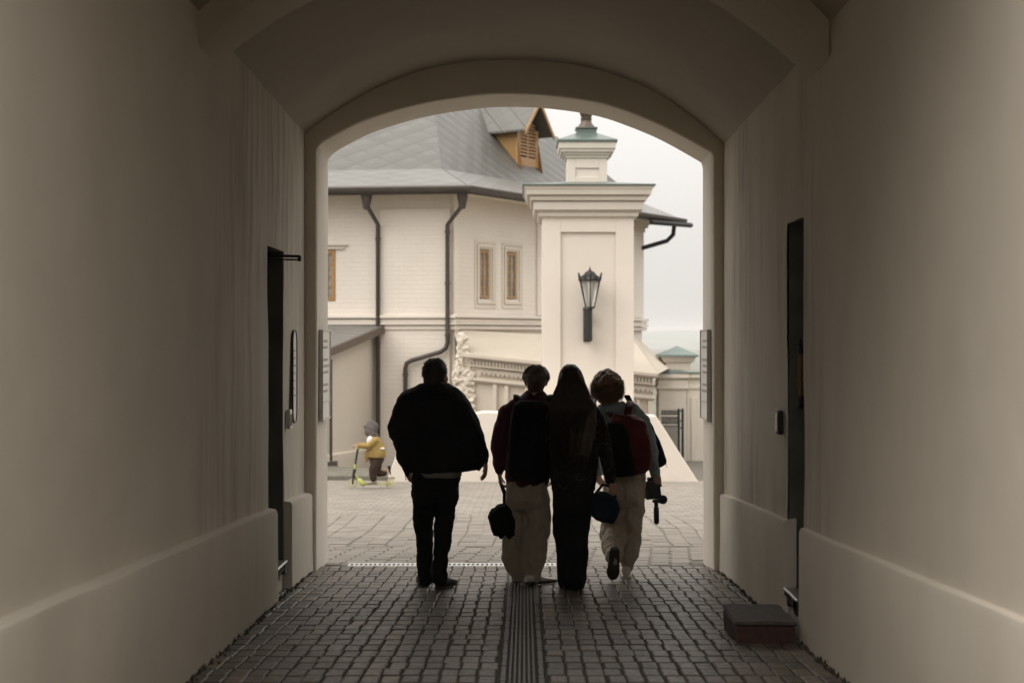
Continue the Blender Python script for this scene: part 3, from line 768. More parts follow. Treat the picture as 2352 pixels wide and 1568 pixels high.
for p0, p1, e in ((561, 564, .18), (569, 572, .10)): slab(mb, at1, hl[0] - .1 - e, hl[1] + .1 + e, .003, .06, z_at(745, p1, 1), z_at(745, p0, 1))
hchild(mb.build('window_head', 'facade_warm'))
# ---- roof: skirt, main slopes, hips
OV = .75
def corner_off(o):                                                # offset both eave lines by o and intersect
    a1, a2 = W0.dot(n1) + o, W0.dot(n2) + o; det = n1.x * n2.y - n1.y * n2.x
    return V(((a1 * n2.y - n1.y * a2) / det, (n1.x * a2 - a1 * n2.x) / det, 0))
E0 = corner_off(OV); K0 = corner_off(OV - 1.29); ZK = 3.73
E0.z = EZ; K0.z = ZK
EL = E0 - u1 * (L1 + 1.5); KL = K0 - u1 * (L1 + .6); E1 = at2(L2 + .95, OV, EZ); K1 = V((K0.x, K0.y, 0)) + u2 * 9.5; K1.z = ZK
hip = V((-.28, 2.2, 1.57)); R0 = K0 + hip * 2.6
nm = (K1 - K0).cross(R0 - K0).normalized()
Mh = ray_plane(1299, 326, K0, nm); Rm = ray_plane(1100, 226, K0, nm)
RL = R0 - u1 * (L1 + 2); 
def ruv(o, u, v): return lambda p: ((p - o).dot(u), (p - o).dot(v), 0)
def grid_quad(mb, a, b, c, d, n=1): mb.quad(a, b, c, d)
g1 = (u1.cross(V((0, 0, 1))) * -1)
upl = ((R0 - K0) - u1 * (R0 - K0).dot(u1)).normalized()
upr = ((R0 - K0) - u2 * (R0 - K0).dot(u2)).normalized()
mb = MB(); mb.quad(KL, K0, R0, RL); roof = hchild(mb.build('roof', 'roof', None, wuv=ruv(K0, u1, upl)))
mb = MB(); mb.poly([K0, K1, Mh, Rm, R0]); r2 = hchild(mb.build('roof', 'roof_line', None, wuv=ruv(K0, u2, upr)))
us = ((K0 - E0) - u1 * (K0 - E0).dot(u1)).normalized(); us2 = ((K0 - E0) - u2 * (K0 - E0).dot(u2)).normalized()
mb = MB(); mb.quad(EL, E0, K0, KL); hchild(mb.build('roof_skirt', 'roof_low', None, wuv=ruv(E0, u1, us)))
mb = MB(); mb.quad(E0, E1, K1, K0); hchild(mb.build('roof_skirt', 'roof_low', None, wuv=ruv(E0, u2, us2)))
# far end and back slopes
Bk = [V((RL.x, RL.y + 9, EZ)), V((R0.x - .5, R0.y + 10, EZ)), V((Rm.x - 3, Rm.y + 9, EZ)), at2(L2 + .95, -9, EZ)]
mb = MB(); mb.quad(RL, R0, Bk[1], Bk[0]); mb.quad(R0, Rm, Bk[2], Bk[1]); mb.quad(Rm, Mh, Bk[3], Bk[2]); mb.poly([Mh, K1, E1, Bk[3]]); mb.poly([KL, RL, Bk[0], EL])
hchild(mb.build('roof_back', 'tin'))
mb = MB()                                                         # hip capping strip and soffit
mb.tube([E0 + V((0, 0, .0)), K0 + V((0, 0, .0)), R0 + V((0, 0, .0))], .010, 6); mb.tube([K1, Mh, Rm], .010, 6); hchild(mb.build('hip_cap', 'roof_line', None, True, wuv=lambda p: (.25, .1, 0)))
mb = MB()
def under(p): return V((p.x, p.y, EZ - .10))
mb.quad(under(EL), under(E0), at1(-.02, -.02, EZ - .10), at1(L1, -.02, EZ - .10)); mb.quad(under(E0), under(E1), at2(L2, -.02, EZ - .10), at2(-.02, -.02, EZ - .10)); mb.poly([under(E1), at2(L2 + .95, -9, EZ - .1), at2(L2, -9, EZ - .1), at2(L2, 0, EZ - .1)])
hchild(mb.build('soffit', 'facade_warm'))
def gutter_run(pts):
    mb = MB(); rs = []
    for i, p in enumerate(pts):
        d = n1 if i == 0 else (n2 if i == 2 else (n1 + n2).normalized() * 1.12)
        pr = [(-.03, .02), (.0, .03), (.15, -.005), (.16, -.03), (.145, -.09), (.08, -.13), (.02, -.13), (.015, -.165), (-.04, -.165)]
        rs.append([p + d * a + V((0, 0, b)) for a, b in pr])
    mb.rings(rs); return mb
hchild(gutter_run([EL, E0, E1]).build('gutter', 'gutter', None, True, angle=30))
mb = MB(); e2 = E1 + V((0, 0, -.16)); mb.tube([E1 - u2 * 2.0 + V((0, 0, -.22)) + n2 * .1, E1 + V((.25, .1, -.16))], .07, 8); mb.tube([E1 + V((-.25, -.3, -.17)), E1 + V((-.28, -.3, -.45)), E1 + V((-.45, -.3, -.62)), E1 + V((-1.15, -.5, -.83))], .06, 8); hchild(mb.build('gutter_end', 'iron', None, True))
# downpipes
def downpipe(pts, which, off, r=.050):
    mb = MB(); q = []
    for px, py, d in pts:
        n = n1; w = W0 + n1 * d; dd = V(((px - CX) / FL, 1, (CY - py) / FL)); q.append(dd * (w.dot(n) / V((dd.x, dd.y, 0)).dot(n)))
    mb.tube(q, r, 10); 
    mb.lathe((q[0].x, q[0].y, q[0].z - .28), [(.06, 0), (.075, .05), (.12, .28), (.12, .34)], 10)
    o = hchild(mb.build('downpipe', 'gutter', None, True))
    for i, (a, c) in enumerate(zip(q, q[1:])):
        if (a - c).length > 1.5:
            for k in (.06, .5, .94):
                p = a.lerp(c, k); b = MB(); b.lathe((p.x, p.y, p.z - .025), [(r + .014, 0), (r + .014, .05)], 10); b.box(p.x - .02, p.x + .02, p.y, p.y + off, p.z - .015, p.z + .015); hchild(b.build('pipe_clamp', 'gutter'), o)
downpipe([(842, 452, .62), (846, 478, .62), (868, 516, .18), (868, 1060, .18)], 1, .12)
downpipe([(1062, 450, .62), (1057, 478, .62), (1028, 516, .20), (1028, 786, .20), (1024, 799, .20), (1012, 808, .22), (944, 828, .22), (934, 834, .22), (931, 846, .22), (931, 1075, .2)], 1, .12)
# ---- dormer with louvred front
D0 = ray_plane(1186, 373, K0, nm); zd = D0.z
dh = (381 - 300) / FL * D0.y; dw = .95
def ad(s, d, z): q = D0 + u2 * s + n2 * d; return V((q.x, q.y, zd + z))
def roof_in(s, z):                                                # how far inward (negative d) until the roof reaches height z
    p = ad(s, 0, z); return (K0 - p).dot(nm) / n2.dot(nm)
dorm = MB()
zlow = -.35
for s in (0, dw):
    dorm.poly([ad(s, 0, zlow), ad(s, 0, dh), ad(s, roof_in(s, dh) - .1, dh), ad(s, roof_in(s, zlow) - .1, zlow)])
apz = dh + .72
dormer = hchild(dorm.build('dormer', 'wood'))
fr = MB(); slab_ = lambda mb, s0, s1, d0, d1, z0, z1: mb.add([ad(s, d, z) for z in (z0, z1) for d in (d0, d1) for s in (s0, s1)], [(0, 2, 3, 1), (4, 5, 7, 6), (0, 1, 5, 4), (2, 6, 7, 3), (0, 4, 6, 2), (1, 3, 7, 5)])
slab_(fr, -.02, .12, .004, .05, zlow, dh); slab_(fr, dw - .12, dw + .02, .004, .05, zlow, dh); slab_(fr, .12, dw - .12, .004, .05, zlow, .16); slab_(fr, dw / 2 - .03, dw / 2 + .03, .004, .045, .16, dh + .25)
fr.poly([ad(.12, .002, dh), ad(dw - .12, .002, dh), ad(dw / 2, .002, apz - .2)])
fr.build('front_frame', 'woodpale', None, bev=.006).parent = dormer
bk = MB(); bk.quad(ad(.1, -.06, .1), ad(dw - .1, -.06, .1), ad(dw - .1, -.06, dh + .1), ad(.1, -.06, dh + .1)); bk.build('louvre_void', 'dark').parent = dormer
lv = MB()
k = 0; z = .2
while z < dh + .12:
    for s0, s1 in ((.121, dw / 2 - .031), (dw / 2 + .031, dw - .121)):
        lv.add([ad(s0, .045, z), ad(s1, .045, z), ad(s1, -.02, z + .075), ad(s0, -.02, z + .075), ad(s0, .045, z + .02), ad(s1, .045, z + .02), ad(s1, -.02, z + .095), ad(s0, -.02, z + .095)], [(0, 1, 2, 3), (4, 7, 6, 5), (0, 4, 5, 1), (3, 2, 6, 7), (0, 3, 7, 4), (1, 5, 6, 2)])
    z += .085
lv.build('louvre', 'woodpale').parent = dormer
ov = .38; sd = .20; zs_ = dh - .1
rl = MB()
for sg_, s_e, nmz in ((-1, -sd, 0), (1, dw + sd, 1)):
    ridge = [ad(dw / 2, ov, apz), ad(dw / 2, roof_in(dw / 2, apz) - .2, apz)]
    eave = [ad(s_e, ov, zs_), ad(s_e, min(roof_in(s_e, zs_), -.1) - .05, zs_)]
    dn = V((0, 0, -.05)); vs = [ridge[0], ridge[1], eave[1], eave[0]]
    rl.rings([[v for v in vs], [v + dn for v in vs]])
uv_d = ruv(D0, n2, V((0, 0, 1)).cross(n2).cross(n2) * -1)
rl.build('dormer_roof', 'roof', None, wuv=lambda p: ((p - D0).dot(n2) * 1.1, (p - D0).dot(V((0, 0, 1))) * 1.1, 0)).parent = dormer
bb = MB()
for s_e in (-sd, dw + sd):
    a, b = ad(s_e, ov + .004, zs_ - .06), ad(dw / 2, ov + .004, apz - .06)
    hgt = V((0, 0, .12)); dpt = n2 * .035; bb.rings([[a, a + hgt * .2, a + hgt], [b, b + hgt * .5, b + hgt]][:0] or [[a - hgt * .5, a + hgt * .4, a + hgt * .4 + dpt, a - hgt * .5 + dpt], [b - hgt * .6, b + hgt * .45, b + hgt * .45 + dpt, b - hgt * .6 + dpt]])
bb.build('barge_board', 'woodpale').parent = dormer
# ------------------------------------------------------------------ lean-to on the left
A0, A1 = V((-3.33, 31.45, 0)), V((P(744, 0, 28.6).x, 28.6, 0)); ua = (A1 - A0).normalized()
zA0, zA1 = P(0, 752, 31.45).z, P(0, 799, 28.6).z
t = thing('lean_to', 'low cream lean-to with a sloping brown edged roof against the white house', 'outbuilding', (A1.x, A1.y, zg(29)))
O = t.location.copy(); LX = V((-5, -.3, 0)); dn = lambda p, z: V((p.x, p.y, z))
b = MB(); zb2 = zg(30) - .3
pts = [dn(A0, zb2), dn(A1, zb2), dn(A1, zA1 - .2), dn(A0, zA0 - .2)]
b.rings([[p - O for p in pts], [p + LX - O for p in pts]]); b.build('wall', 'facade_warm', t)
b = MB(); na = V((-ua.y, ua.x, 0)); na = na if na.x > 0 else -na
pts = [dn(A0, zb2), dn(A1, zb2), dn(A1, zg(29) + .42), dn(A0, zg(31) + .44)]
b.rings([[p + na * .003 - O for p in pts], [p + na * .07 - O - (V((0, 0, .03)) if i > 1 else V((0, 0, 0))) for i, p in enumerate(pts)]]); b.build('plinth', 'facade_warm', t, bev=.01)
b = MB(); ex = ua * .45; r0, r1 = dn(A0, zA0), dn(A1 + ex, zA1 - .07)
pts = [r0 + na * .22, r1 + na * .22, r1 + LX * 1.1, r0 + LX * 1.1]
b.rings([[p - O for p in pts], [p + V((0, 0, .05)) - O for p in pts]]); b.build('roof', 'roof_low', t, wuv=ruv(V((0, 0, 0)), V((1, 0, 0)), V((0, 1, 0))))
b = MB(); q = [r0 + na * .221, r1 + na * .221]; hg = V((0, 0, .15))
b.rings([[q[0] - hg * .8 - O, q[0] + hg * .3 - O, q[0] + hg * .3 + na * .04 - O, q[0] - hg * .8 + na * .04 - O], [q[1] - hg * .8 - O, q[1] + hg * .3 - O, q[1] + hg * .3 + na * .04 - O, q[1] - hg * .8 + na * .04 - O]]); b.build('barge_board', 'board', t, bev=.006)
b = MB(); pw = P(751, 0, 28.75); zt = zA1 - .25; b.tube([V((pw.x + .08, 28.75, zt)) - O, V((pw.x + .08, 28.75, zg(28.75) + .28)) - O], .03, 8); b.box(pw.x - .02 - O.x, pw.x + .2 - O.x, 28.6 - O.y, 28.9 - O.y, 0, .26); b.build('downpipe', 'gutter', t, True)
# mossy slab along the lean-to
b = MB(); b.box(-4.6, -2.55, 26.7, 28.3, zg(28) - .05, zg(26.7) + .07); b.box(-4.6, -3.4, 28.31, 28.55, zg(28.4) - .1, zg(28) + .14)
tag(b.build('stone_kerb', 'kerb', None, bev=.02), 'low mossy stone kerb slab at the foot of the lean-to', 'kerb')
for k_, (x_, y_, r_) in enumerate([(P(915, 0, 27).x, 26.9, .16)]):
    b = MB(); b.ell((0, 0, .03), (.30, .14, .09)); b.ell((-.2, .03, .02), (.14, .1, .06))
    o = fuse(b, 'earth_heap', 'kerb', None, .02, 2, (.012, 9, 9)); o.location = (x_, y_, zg(y_)); tag(o, 'small heap of brown earth on the courtyard beside the kerb slab', 'earth heap')
# ------------------------------------------------------------------ covered stair porch with carved brickwork
PYF = 30.4
def pp(px, py, y=PYF): return P(px, py, y)
porch = thing('stair_porch', 'cream carved masonry stair porch with zigzag frieze below the house windows', 'porch', (pp(1250, 0).x, PYF, zg(30)))
O = porch.location.copy(); pl, pr_ = 1060, 1508
def cl(px, off=0): return P(px, lerp(816, 860, (px - 1084) / (1508 - 1084)) + off, PYF).z
def xw(px): return P(px, 0, PYF).x
b = MB(); a = [V((xw(pl), PYF, zb)), V((xw(pr_ - 8), PYF, zb)), V((xw(pr_ - 8), PYF, cl(1500, 2))), V((xw(pl), PYF, cl(pl, 2)))]
b.rings([[p - O for p in a], [p + V((0, 1.4 if p.x < 0 else 5, 0)) - O for p in a]]); b.build('wall', 'facade_warm', porch)
def band(mb, p0, p1, o0, o1, d0, d1):
    vs = []
    for d in (d0, d1):
        for px, o in ((p0, o1), (p1, o1), (p1, o0), (p0, o0)): vs.append(V((xw(px), PYF - d, cl(px, o))) - O)
    mb.rings([vs[:4], vs[4:]])
b = MB(); band(b, pl, pr_ + 2, -2, 5, -.05, .17); band(b, pl, pr_ - 1, 5.2, 8.5, -.05, .11); band(b, pl, pr_ - 4, 21, 25, -.05, .07); band(b, pl, pr_ - 3, 50, 57, -.05, .11); band(b, pl, pr_ - 5, 57.2, 61, -.05, .06); b.build('cornice', 'facade_warm', porch, bev=.008)
b = MB(); px = pl + 10
while px < pr_ - 8: band(b, px, px + 4.6, 9, 20.6, -.02, .075); px += 7.6
b.build('dentils', 'facade_warm', porch, bev=.004)
b = MB(); px = 1102
while px < pr_ - 8:                                                # zigzag frieze, raised chevrons with flat darker triangles between
    for (a0, b0, a1, b1) in ((px, 44, px + 5.2, 27), (px + 5.2, 27, px + 10.4, 44)):
        w = 1.7; q = [V((xw(a0 - w), PYF, cl(a0, b0))), V((xw(a0 + w), PYF, cl(a0, b0))), V((xw(a1 + w), PYF, cl(a1, b1))), V((xw(a1 - w), PYF, cl(a1, b1)))]
        b.rings([[p + V((0, -.003, 0)) - O for p in q], [p + V((0, -.055, 0)) - O for p in q]])
    px += 10.4
b.build('zigzag_frieze', 'facade_warm', porch)
b = MB(); px = 1104
while px < pr_ - 10:                                               # flat triangles, the shade of frieze hollows put into their darker colour
    q = [V((xw(px + 1.5), PYF, cl(px, 43))), V((xw(px + 6.9), PYF, cl(px + 6, 43))), V((xw(px + 4.2), PYF, cl(px + 4, 31)))]
    b.rings([[p + V((0, -.002, 0)) - O for p in q], [p + V((0, -.006, 0)) - O for p in q]]); px += 10.4
b.build('frieze_hollow_shade', 'hollow_shade', porch)
for p0, p1 in ((1132, 1141), (1159, 1168), (1205, 1214), (1240, 1249), (1462, 1468), (1488, 1500)): b = MB(); band(b, p0, p1, 61.5, 260, -.02, .09); b.build('pilaster', 'facade_warm', porch, bev=.01)
b = MB(); zt_ = lambda px: P(px, 765, PYF + 1.3).z
a = [V((xw(pl), PYF - .17, cl(pl, -2))), V((xw(pr_ + 2), PYF - .17, cl(pr_, -2))), V((P(1452, 0, PYF + 2).x, PYF + 2.0, P(0, 778, PYF + 2).z)), V((P(1040, 0, PYF + 1).x, PYF + 1.0, P(0, 757, PYF + 1).z))]
b.quad(*[p - O for p in a]); b.poly([a[1] - O, a[2] - O, a[2] + V((.6, 6, 0)) - O, V((xw(pr_ + 2) + .9, PYF + 6, cl(pr_, -2))) - O]); b.poly([p - O for p in (a[2], a[3], a[3] + V((0, 7, 0)), a[2] + V((.6, 7, 0)))]); b.build('roof', 'tan', porch)
# carved, broken ornament climbing its left corner
random.seed(21); b = MB()
for k in range(420):
    py = random.uniform(768, 1000); w = lerp(7, 30, min(1, (py - 768) / 90)); px = 1060 + random.uniform(-.6, 1) * w
    p = P(px, py, PYF - random.uniform(.0, .09)) - O; r = random.uniform(.022, .06)
    if k % 5 < 3: Mx = Matrix.Translation(p) @ Matrix.Rotation(random.uniform(0, 3), 4, 'Y') @ Matrix.Rotation(random.uniform(-.4, .4), 4, 'X'); b.box(-r * 1.3, r * 1.3, -r, r, -r * .6, r * .6, Mx)
    elif k % 5 == 3: b.ell(p, (r, r * .6, r * random.uniform(.7, 1.5)), n=8, m=6)
    else:
        pts = [p + V((math.cos(a) * r * (1 - a / 9), 0, math.sin(a) * r * (1 - a / 9))) for a in [q * .7 for q in range(9)]]; b.tube(pts, r * .33, 6)
b.loft([(xw(1060) + .05 - O.x, .1, zb - O.z, .26, .2), (xw(1066) - O.x, .1, P(0, 850, PYF).z - O.z, .20, .16), (xw(1062) - O.x, .1, P(0, 790, PYF).z - O.z, .08, .1), (xw(1062) - O.x, .1, P(0, 762, PYF).z - O.z, .04, .1)])
fuse(b, 'carved_ornament', 'facade_warm', porch, .013, 1, (.004, 12, 12), .3)
# ------------------------------------------------------------------ gate pillar with wall lantern
PY = 26.9; pil = thing('gate_pillar', 'tall white gate pillar with stepped cornices and green tin caps', 'pillar', (P(1351, 0, PY).x, PY + .87, zg(27.7)))
O = pil.location.copy(); cxp = 0
def zz(py): return P(0, py, PY).z - O.z
def hw(px0, px1): return (px1 - px0) / 2 / FL * PY
h0 = hw(1246, 1456)
b = MB(); b.stack(0, 0, [(h0 - .06, h0 - .06, -.3), (h0 - .06, h0 - .06, zz(483))]); b.build('shaft_core', 'pillar', pil)
b = MB(); pz0, pz1 = zz(533), zz(1060); px0, px1 = P(1288, 0, PY).x - O.x, P(1414, 0, PY).x - O.x; f0, f1 = -h0, -h0 + .059
# face frame round the sunk panel, and plain outer sheets on the other three sides
for (x0, x1, z0, z1) in ((-h0, px0, -.3, zz(484)), (px1, h0, -.3, zz(484)), (px0, px1, pz0, zz(484)), (px0, px1, -.3, pz1)): b.box(x0, x1, f0, f1, z0, z1)
b.box(-h0, -h0 + .059, f1 + .0005, h0, -.3, zz(484)); b.box(h0 - .059, h0, f1 + .0005, h0, -.3, zz(484)); b.box(-h0 + .0595, h0 - .0595, h0 - .059, h0, -.3, zz(484))
b.build('shaft_facing', 'pillar', pil, bev=.008)
b = MB()
T = [(1236, 1468, 497, 490), (1238, 1466, 490, 485), (1225, 1477, 483, 466), (1228, 1475, 466, 462), (1218, 1486, 462, 453), (1221, 1483, 453, 451), (1208, 1494.5, 450, 439), (1205, 1499, 438, 431)]
lv = []
for x0, x1, za, zb_ in T: lv += [(hw(x0, x1) * .985, hw(x0, x1) * .985, zz(za)), (hw(x0, x1), hw(x0, x1), zz(zb_))]
lv = [(h0 + .01, h0 + .01, zz(500))] + lv + [(hw(1205, 1499), hw(1205, 1499), zz(430.5))]; b.stack(0, 0, lv); b.build('cornice', 'pillarwarm', pil, bev=.01)
b = MB(); g0 = hw(1204, 1502); ng = hw(1302, 1396)
b.stack(0, 0, [(g0 - .02, g0 - .02, zz(431)), (g0 + .02, g0 + .02, zz(430)), (g0 + .02, g0 + .02, zz(427)), (ng + .01, ng + .01, zz(411.5))]); b.build('lower_cap', 'green', pil, bev=.006)
b = MB(); b.stack(0, 0, [(ng - .03, ng - .03, zz(420)), (ng - .03, ng - .03, zz(356))])
n0, n1_ = P(1324, 0, PY).x - O.x, P(1379, 0, PY).x - O.x; yq = -ng
for (x0, x1, z0, z1) in ((-ng, n0, zz(420), zz(356)), (n1_, ng, zz(420), zz(356)), (n0, n1_, zz(379), zz(356)), (n0, n1_, zz(420), zz(400))): b.box(x0, x1, -ng, -ng + .028, z0, z1)
b.box(-ng, -ng + .028, -ng + .0285, ng, zz(420), zz(356)); b.box(ng - .028, ng, -ng + .0285, ng, zz(420), zz(356)); b.build('neck', 'pillar', pil, bev=.006)
b = MB(); lv = []
for x0, x1, za, zb_ in [(1298, 1401, 356, 350), (1294, 1407, 349, 344), (1288, 1413, 343, 337), (1283, 1417, 335, 319)]: lv += [(hw(x0, x1) * .98, hw(x0, x1) * .98, zz(za)), (hw(x0, x1), hw(x0, x1), zz(zb_))]
b.stack(0, 0, lv); b.build('neck_cornice', 'pillarwarm', pil, bev=.008)
b = MB(); g1_ = hw(1281, 1421)
b.stack(0, 0, [(g1_ - .02, g1_ - .02, zz(321)), (g1_, g1_, zz(320)), (g1_, g1_, zz(315)), (hw(1322, 1370) * .98, hw(1322, 1370) * .98, zz(294)), (hw(1322, 1370) * .95, hw(1322, 1370) * .95, zz(284)), (hw(1320, 1372), hw(1320, 1372), zz(283)), (hw(1320, 1372), hw(1320, 1372), zz(280)), (.1, .1, zz(279))]); b.build('upper_cap', 'green', pil, bev=.006)
b = MB(); q = lambda a, b_: (hw(1346 - a, 1346 + a), zz(b_)); b.lathe((0, 0, 0), [q(23, 281), q(22, 277), q(17, 272), q(14, 268), q(12.5, 263), q(13, 259), q(14, 257), q(12, 255), q(13.5, 250), q(16, 243), q(17, 235), q(14, 225), q(7, 217), q(3, 206), q(.6, 196)], 18); b.build('finial', 'bronze', pil, True, angle=35)
# wall lantern
LY = PY - .32; lan = thing('wall_lantern', 'black iron crown-topped lantern on the white gate pillar', 'lantern', P(1352, 745, PY + .0))
O = lan.location.copy()
def ll(px, py, y=LY): return P(px, py, y) - O
zl = lambda py: P(0, py, LY).z - O.z
cl_ = ll(1355, 0); cx_, cy_ = P(1355, 0, LY).x - O.x, LY - O.y
rr = lambda a: a / FL * LY
b = MB(); bx_ = P(1350, 0, LY).x - O.x
b.lathe((bx_, cy_, 0), [(rr(9), zl(783)), (rr(10.5), zl(781)), (rr(10.5), zl(712)), (rr(12), zl(710)), (rr(9), zl(705))], 14)
b.box(bx_ - .05, bx_ + .05, cy_ + .05, .055, zl(735), zl(715)); b.box(bx_ - .05, bx_ + .05, cy_ + .05, .055, zl(778), zl(760)); b.box(bx_ - .07, bx_ + .07, .03, .058, zl(785), zl(705)); b.build('bracket', 'lantern', lan, True, bev=.004, angle=30)
b = MB(); N6 = 6; rt, rb = rr(28), rr(11)
ang = [math.pi / 6 + k * math.pi / 3 for k in range(6)]
for a in ang: b.tube([(cx_ + rb * math.cos(a), cy_ + rb * math.sin(a), zl(706)), (cx_ + rt * .93 * math.cos(a), cy_ + rt * .93 * math.sin(a), zl(643))], .013, 6)
def hexring(r, z, t_):
    for k in range(6): a, c = ang[k], ang[(k + 1) % 6]; b.tube([(cx_ + r * math.cos(a), cy_ + r * math.sin(a), z), (cx_ + r * math.cos(c), cy_ + r * math.sin(c), z)], t_, 6)
hexring(rt * .95, zl(642), .022); hexring(rb, zl(706), .018)
for a in ang: b.tube([(cx_ + rt * .95 * math.cos(a), cy_ + rt * .95 * math.sin(a), zl(643)), (cx_ + rt * 1.02 * math.cos(a), cy_ + rt * 1.02 * math.sin(a), zl(634)), (cx_ + rt * 1.08 * math.cos(a), cy_ + rt * 1.08 * math.sin(a), zl(627))], [.022, .017, .010], 6)
for k in range(6):
    a, c = ang[k], ang[(k + 1) % 6]; m_ = (a + c) / 2; b.tube([(cx_ + rt * .84 * math.cos(m_), cy_ + rt * .84 * math.sin(m_), zl(642)), (cx_ + rt * .86 * math.cos(m_), cy_ + rt * .86 * math.sin(m_), zl(633))], [.03, .02], 6)
b.build('cage', 'lantern', lan, True)
b = MB(); b.lathe((cx_, cy_, 0), [(rt * .9, zl(641)), (rt * .82, zl(636)), (rr(14), zl(630)), (rr(11), zl(625)), (rr(5), zl(622)), (rr(2), zl(619.5)), (rr(2.6), zl(618)), (rr(1.2), zl(616)), (rr(.4), zl(611))], 12); b.build('cap', 'lantern', lan, True, angle=30)
b = MB(); b.rings([[V((cx_ + r * math.cos(a), cy_ + r * math.sin(a), z)) for a in ang] for r, z in ((rb * .9, zl(705)), (rt * .85, zl(643)))], False); b.build('glass', 'paneframed', lan)
# ------------------------------------------------------------------ white parapet wall in front of the pillar
YP = 26.2; b = MB()
poly = [(884, 1118), (893, 1090), (914, 1032), (950, 974), (1110, 946), (1507, 955), (1523, 979), (1562, 1041), (1606, 1109), (1612, 1122)]
q = [P(x, y, YP) for x, y in poly]; q[0].z = q[-1].z = zg(27) - .25
b.rings([[p for p in q], [p + V((0, .55, 0)) for p in q]]); o = b.build('parapet_wall', 'pillar', None, bev=.02); tag(o, 'white sloping parapet wall at the foot of the tall gate pillar', 'wall')
# ------------------------------------------------------------------ lower boundary wall, its pier and iron gate at right
BY = 35.5; bw = thing('boundary_wall', 'cream boundary wall with a small green pyramid capped pier beyond the parapet', 'wall', (P(1560, 0, BY).x, BY, zg(36)))
O = bw.location.copy()
def zz2(py): return P(0, py, BY).z - O.z
def x2(px): return P(px, 0, BY).x - O.x
zlow = -1.2
px_ = (x2(1514) + x2(1577)) / 2; hp = (x2(1577) - x2(1514)) / 2
b = MB(); b.box(x2(1513), x2(1577), 0, .7, zlow, zz2(857)); b.box(x2(1578), x2(1578) + 9, .05, .55, zlow, zz2(857)); b.build('wall', 'facade_warm', bw, bev=.01)
b = MB()
for x0, x1, a, c, d in ((1509, 1581, 893, 884, .05), (1511, 1579, 884, 873, .03), (1507, 1583, 868, 858, .09)): b.box(x2(x0), x2(x1), -d, .7 + d, zz2(a), zz2(c))
b.box(x2(1584), x2(1583) + 9, -.03, .6, zz2(868), zz2(858)); b.box(x2(1582), x2(1583) + 9, .02, .58, zz2(893), zz2(884)); b.box(x2(1588), x2(1600), .0, .045, zlow, zz2(912)); b.build('cornice', 'facade_warm', bw, bev=.01)
b = MB(); b.stack(px_, .35, [(hp + .09, .45, zz2(857)), (hp + .09, .45, zz2(855)), (hp * .6, .3, zz2(849))]); b.box(x2(1582), x2(1583) + 9, -.05, .62, zz2(857.5), zz2(854)); b.build('ledge', 'greenpale', bw)
b = MB(); nk = x2(1588) - x2(1530); b.stack((x2(1530) + x2(1588)) / 2, .45, [(nk / 2, .35, zz2(856)), (nk / 2, .35, zz2(833)), (nk / 2 + .05, .4, zz2(832)), (nk / 2 + .13, .48, zz2(818))]); b.build('pier_neck', 'facade_warm', bw, bev=.008)
b = MB(); b.stack((x2(1516) + x2(1603)) / 2, .45, [(nk / 2 + .17, .52, zz2(819)), (nk / 2 + .17, .52, zz2(815)), (.02, .02, zz2(795))]); b.build('pier_cap', 'greenpale', bw)
GY = 34.6; ig = thing('iron_gate', 'black wrought iron gate leaf with scrollwork beside the cream boundary wall', 'gate', P(1545, 1100, GY)); O = ig.location.copy()
zl = lambda py: P(0, py, GY).z - O.z
xl_ = lambda px: P(px, 0, GY).x - O.x
b = MB()
for px, r in ((1559, .03), (1568, .03)): b.tube([(xl_(px), 0, zl(1130)), (xl_(px), 0, zl(940))], r, 8)
for py in (943, 966, 982): b.tube([(xl_(1559), 0, zl(py)), (xl_(1568), 0, zl(py))], .018, 6)
b.build('post', 'iron', ig, True)
b = MB()
for py in (951, 958, 972, 978, 1110): b.tube([(xl_(1519), 0, zl(py)), (xl_(1558), 0, zl(py))], .016, 6)
for k in range(11): x = lerp(1520, 1557, k / 10); b.tube([(xl_(x), 0, zl(1110)), (xl_(x), 0, zl(979))], .012, 6)
for k in range(8): x = lerp(1521, 1556, k / 7); b.tube([(xl_(x), 0, zl(951)), (xl_(x), 0, zl(944)), (xl_(x), 0, zl(940))], [.014, .026, .004], 6)
b.build('bars', 'iron', ig, True)
b = MB()
for k in range(4):
    x = xl_(lerp(1524, 1553, k / 3)); r = .045
    for z in (zl(965),): b.tube([(x + r * math.cos(a), 0, z + r * math.sin(a)) for a in [q * math.pi / 6 for q in range(13)]], .012, 6)
    b.tube([(x - .05, 0, zl(958)), (x + .05, 0, zl(972))], .010, 6); b.tube([(x + .05, 0, zl(958)), (x - .05, 0, zl(972))], .010, 6)
b.build('scrollwork', 'iron', ig, True)
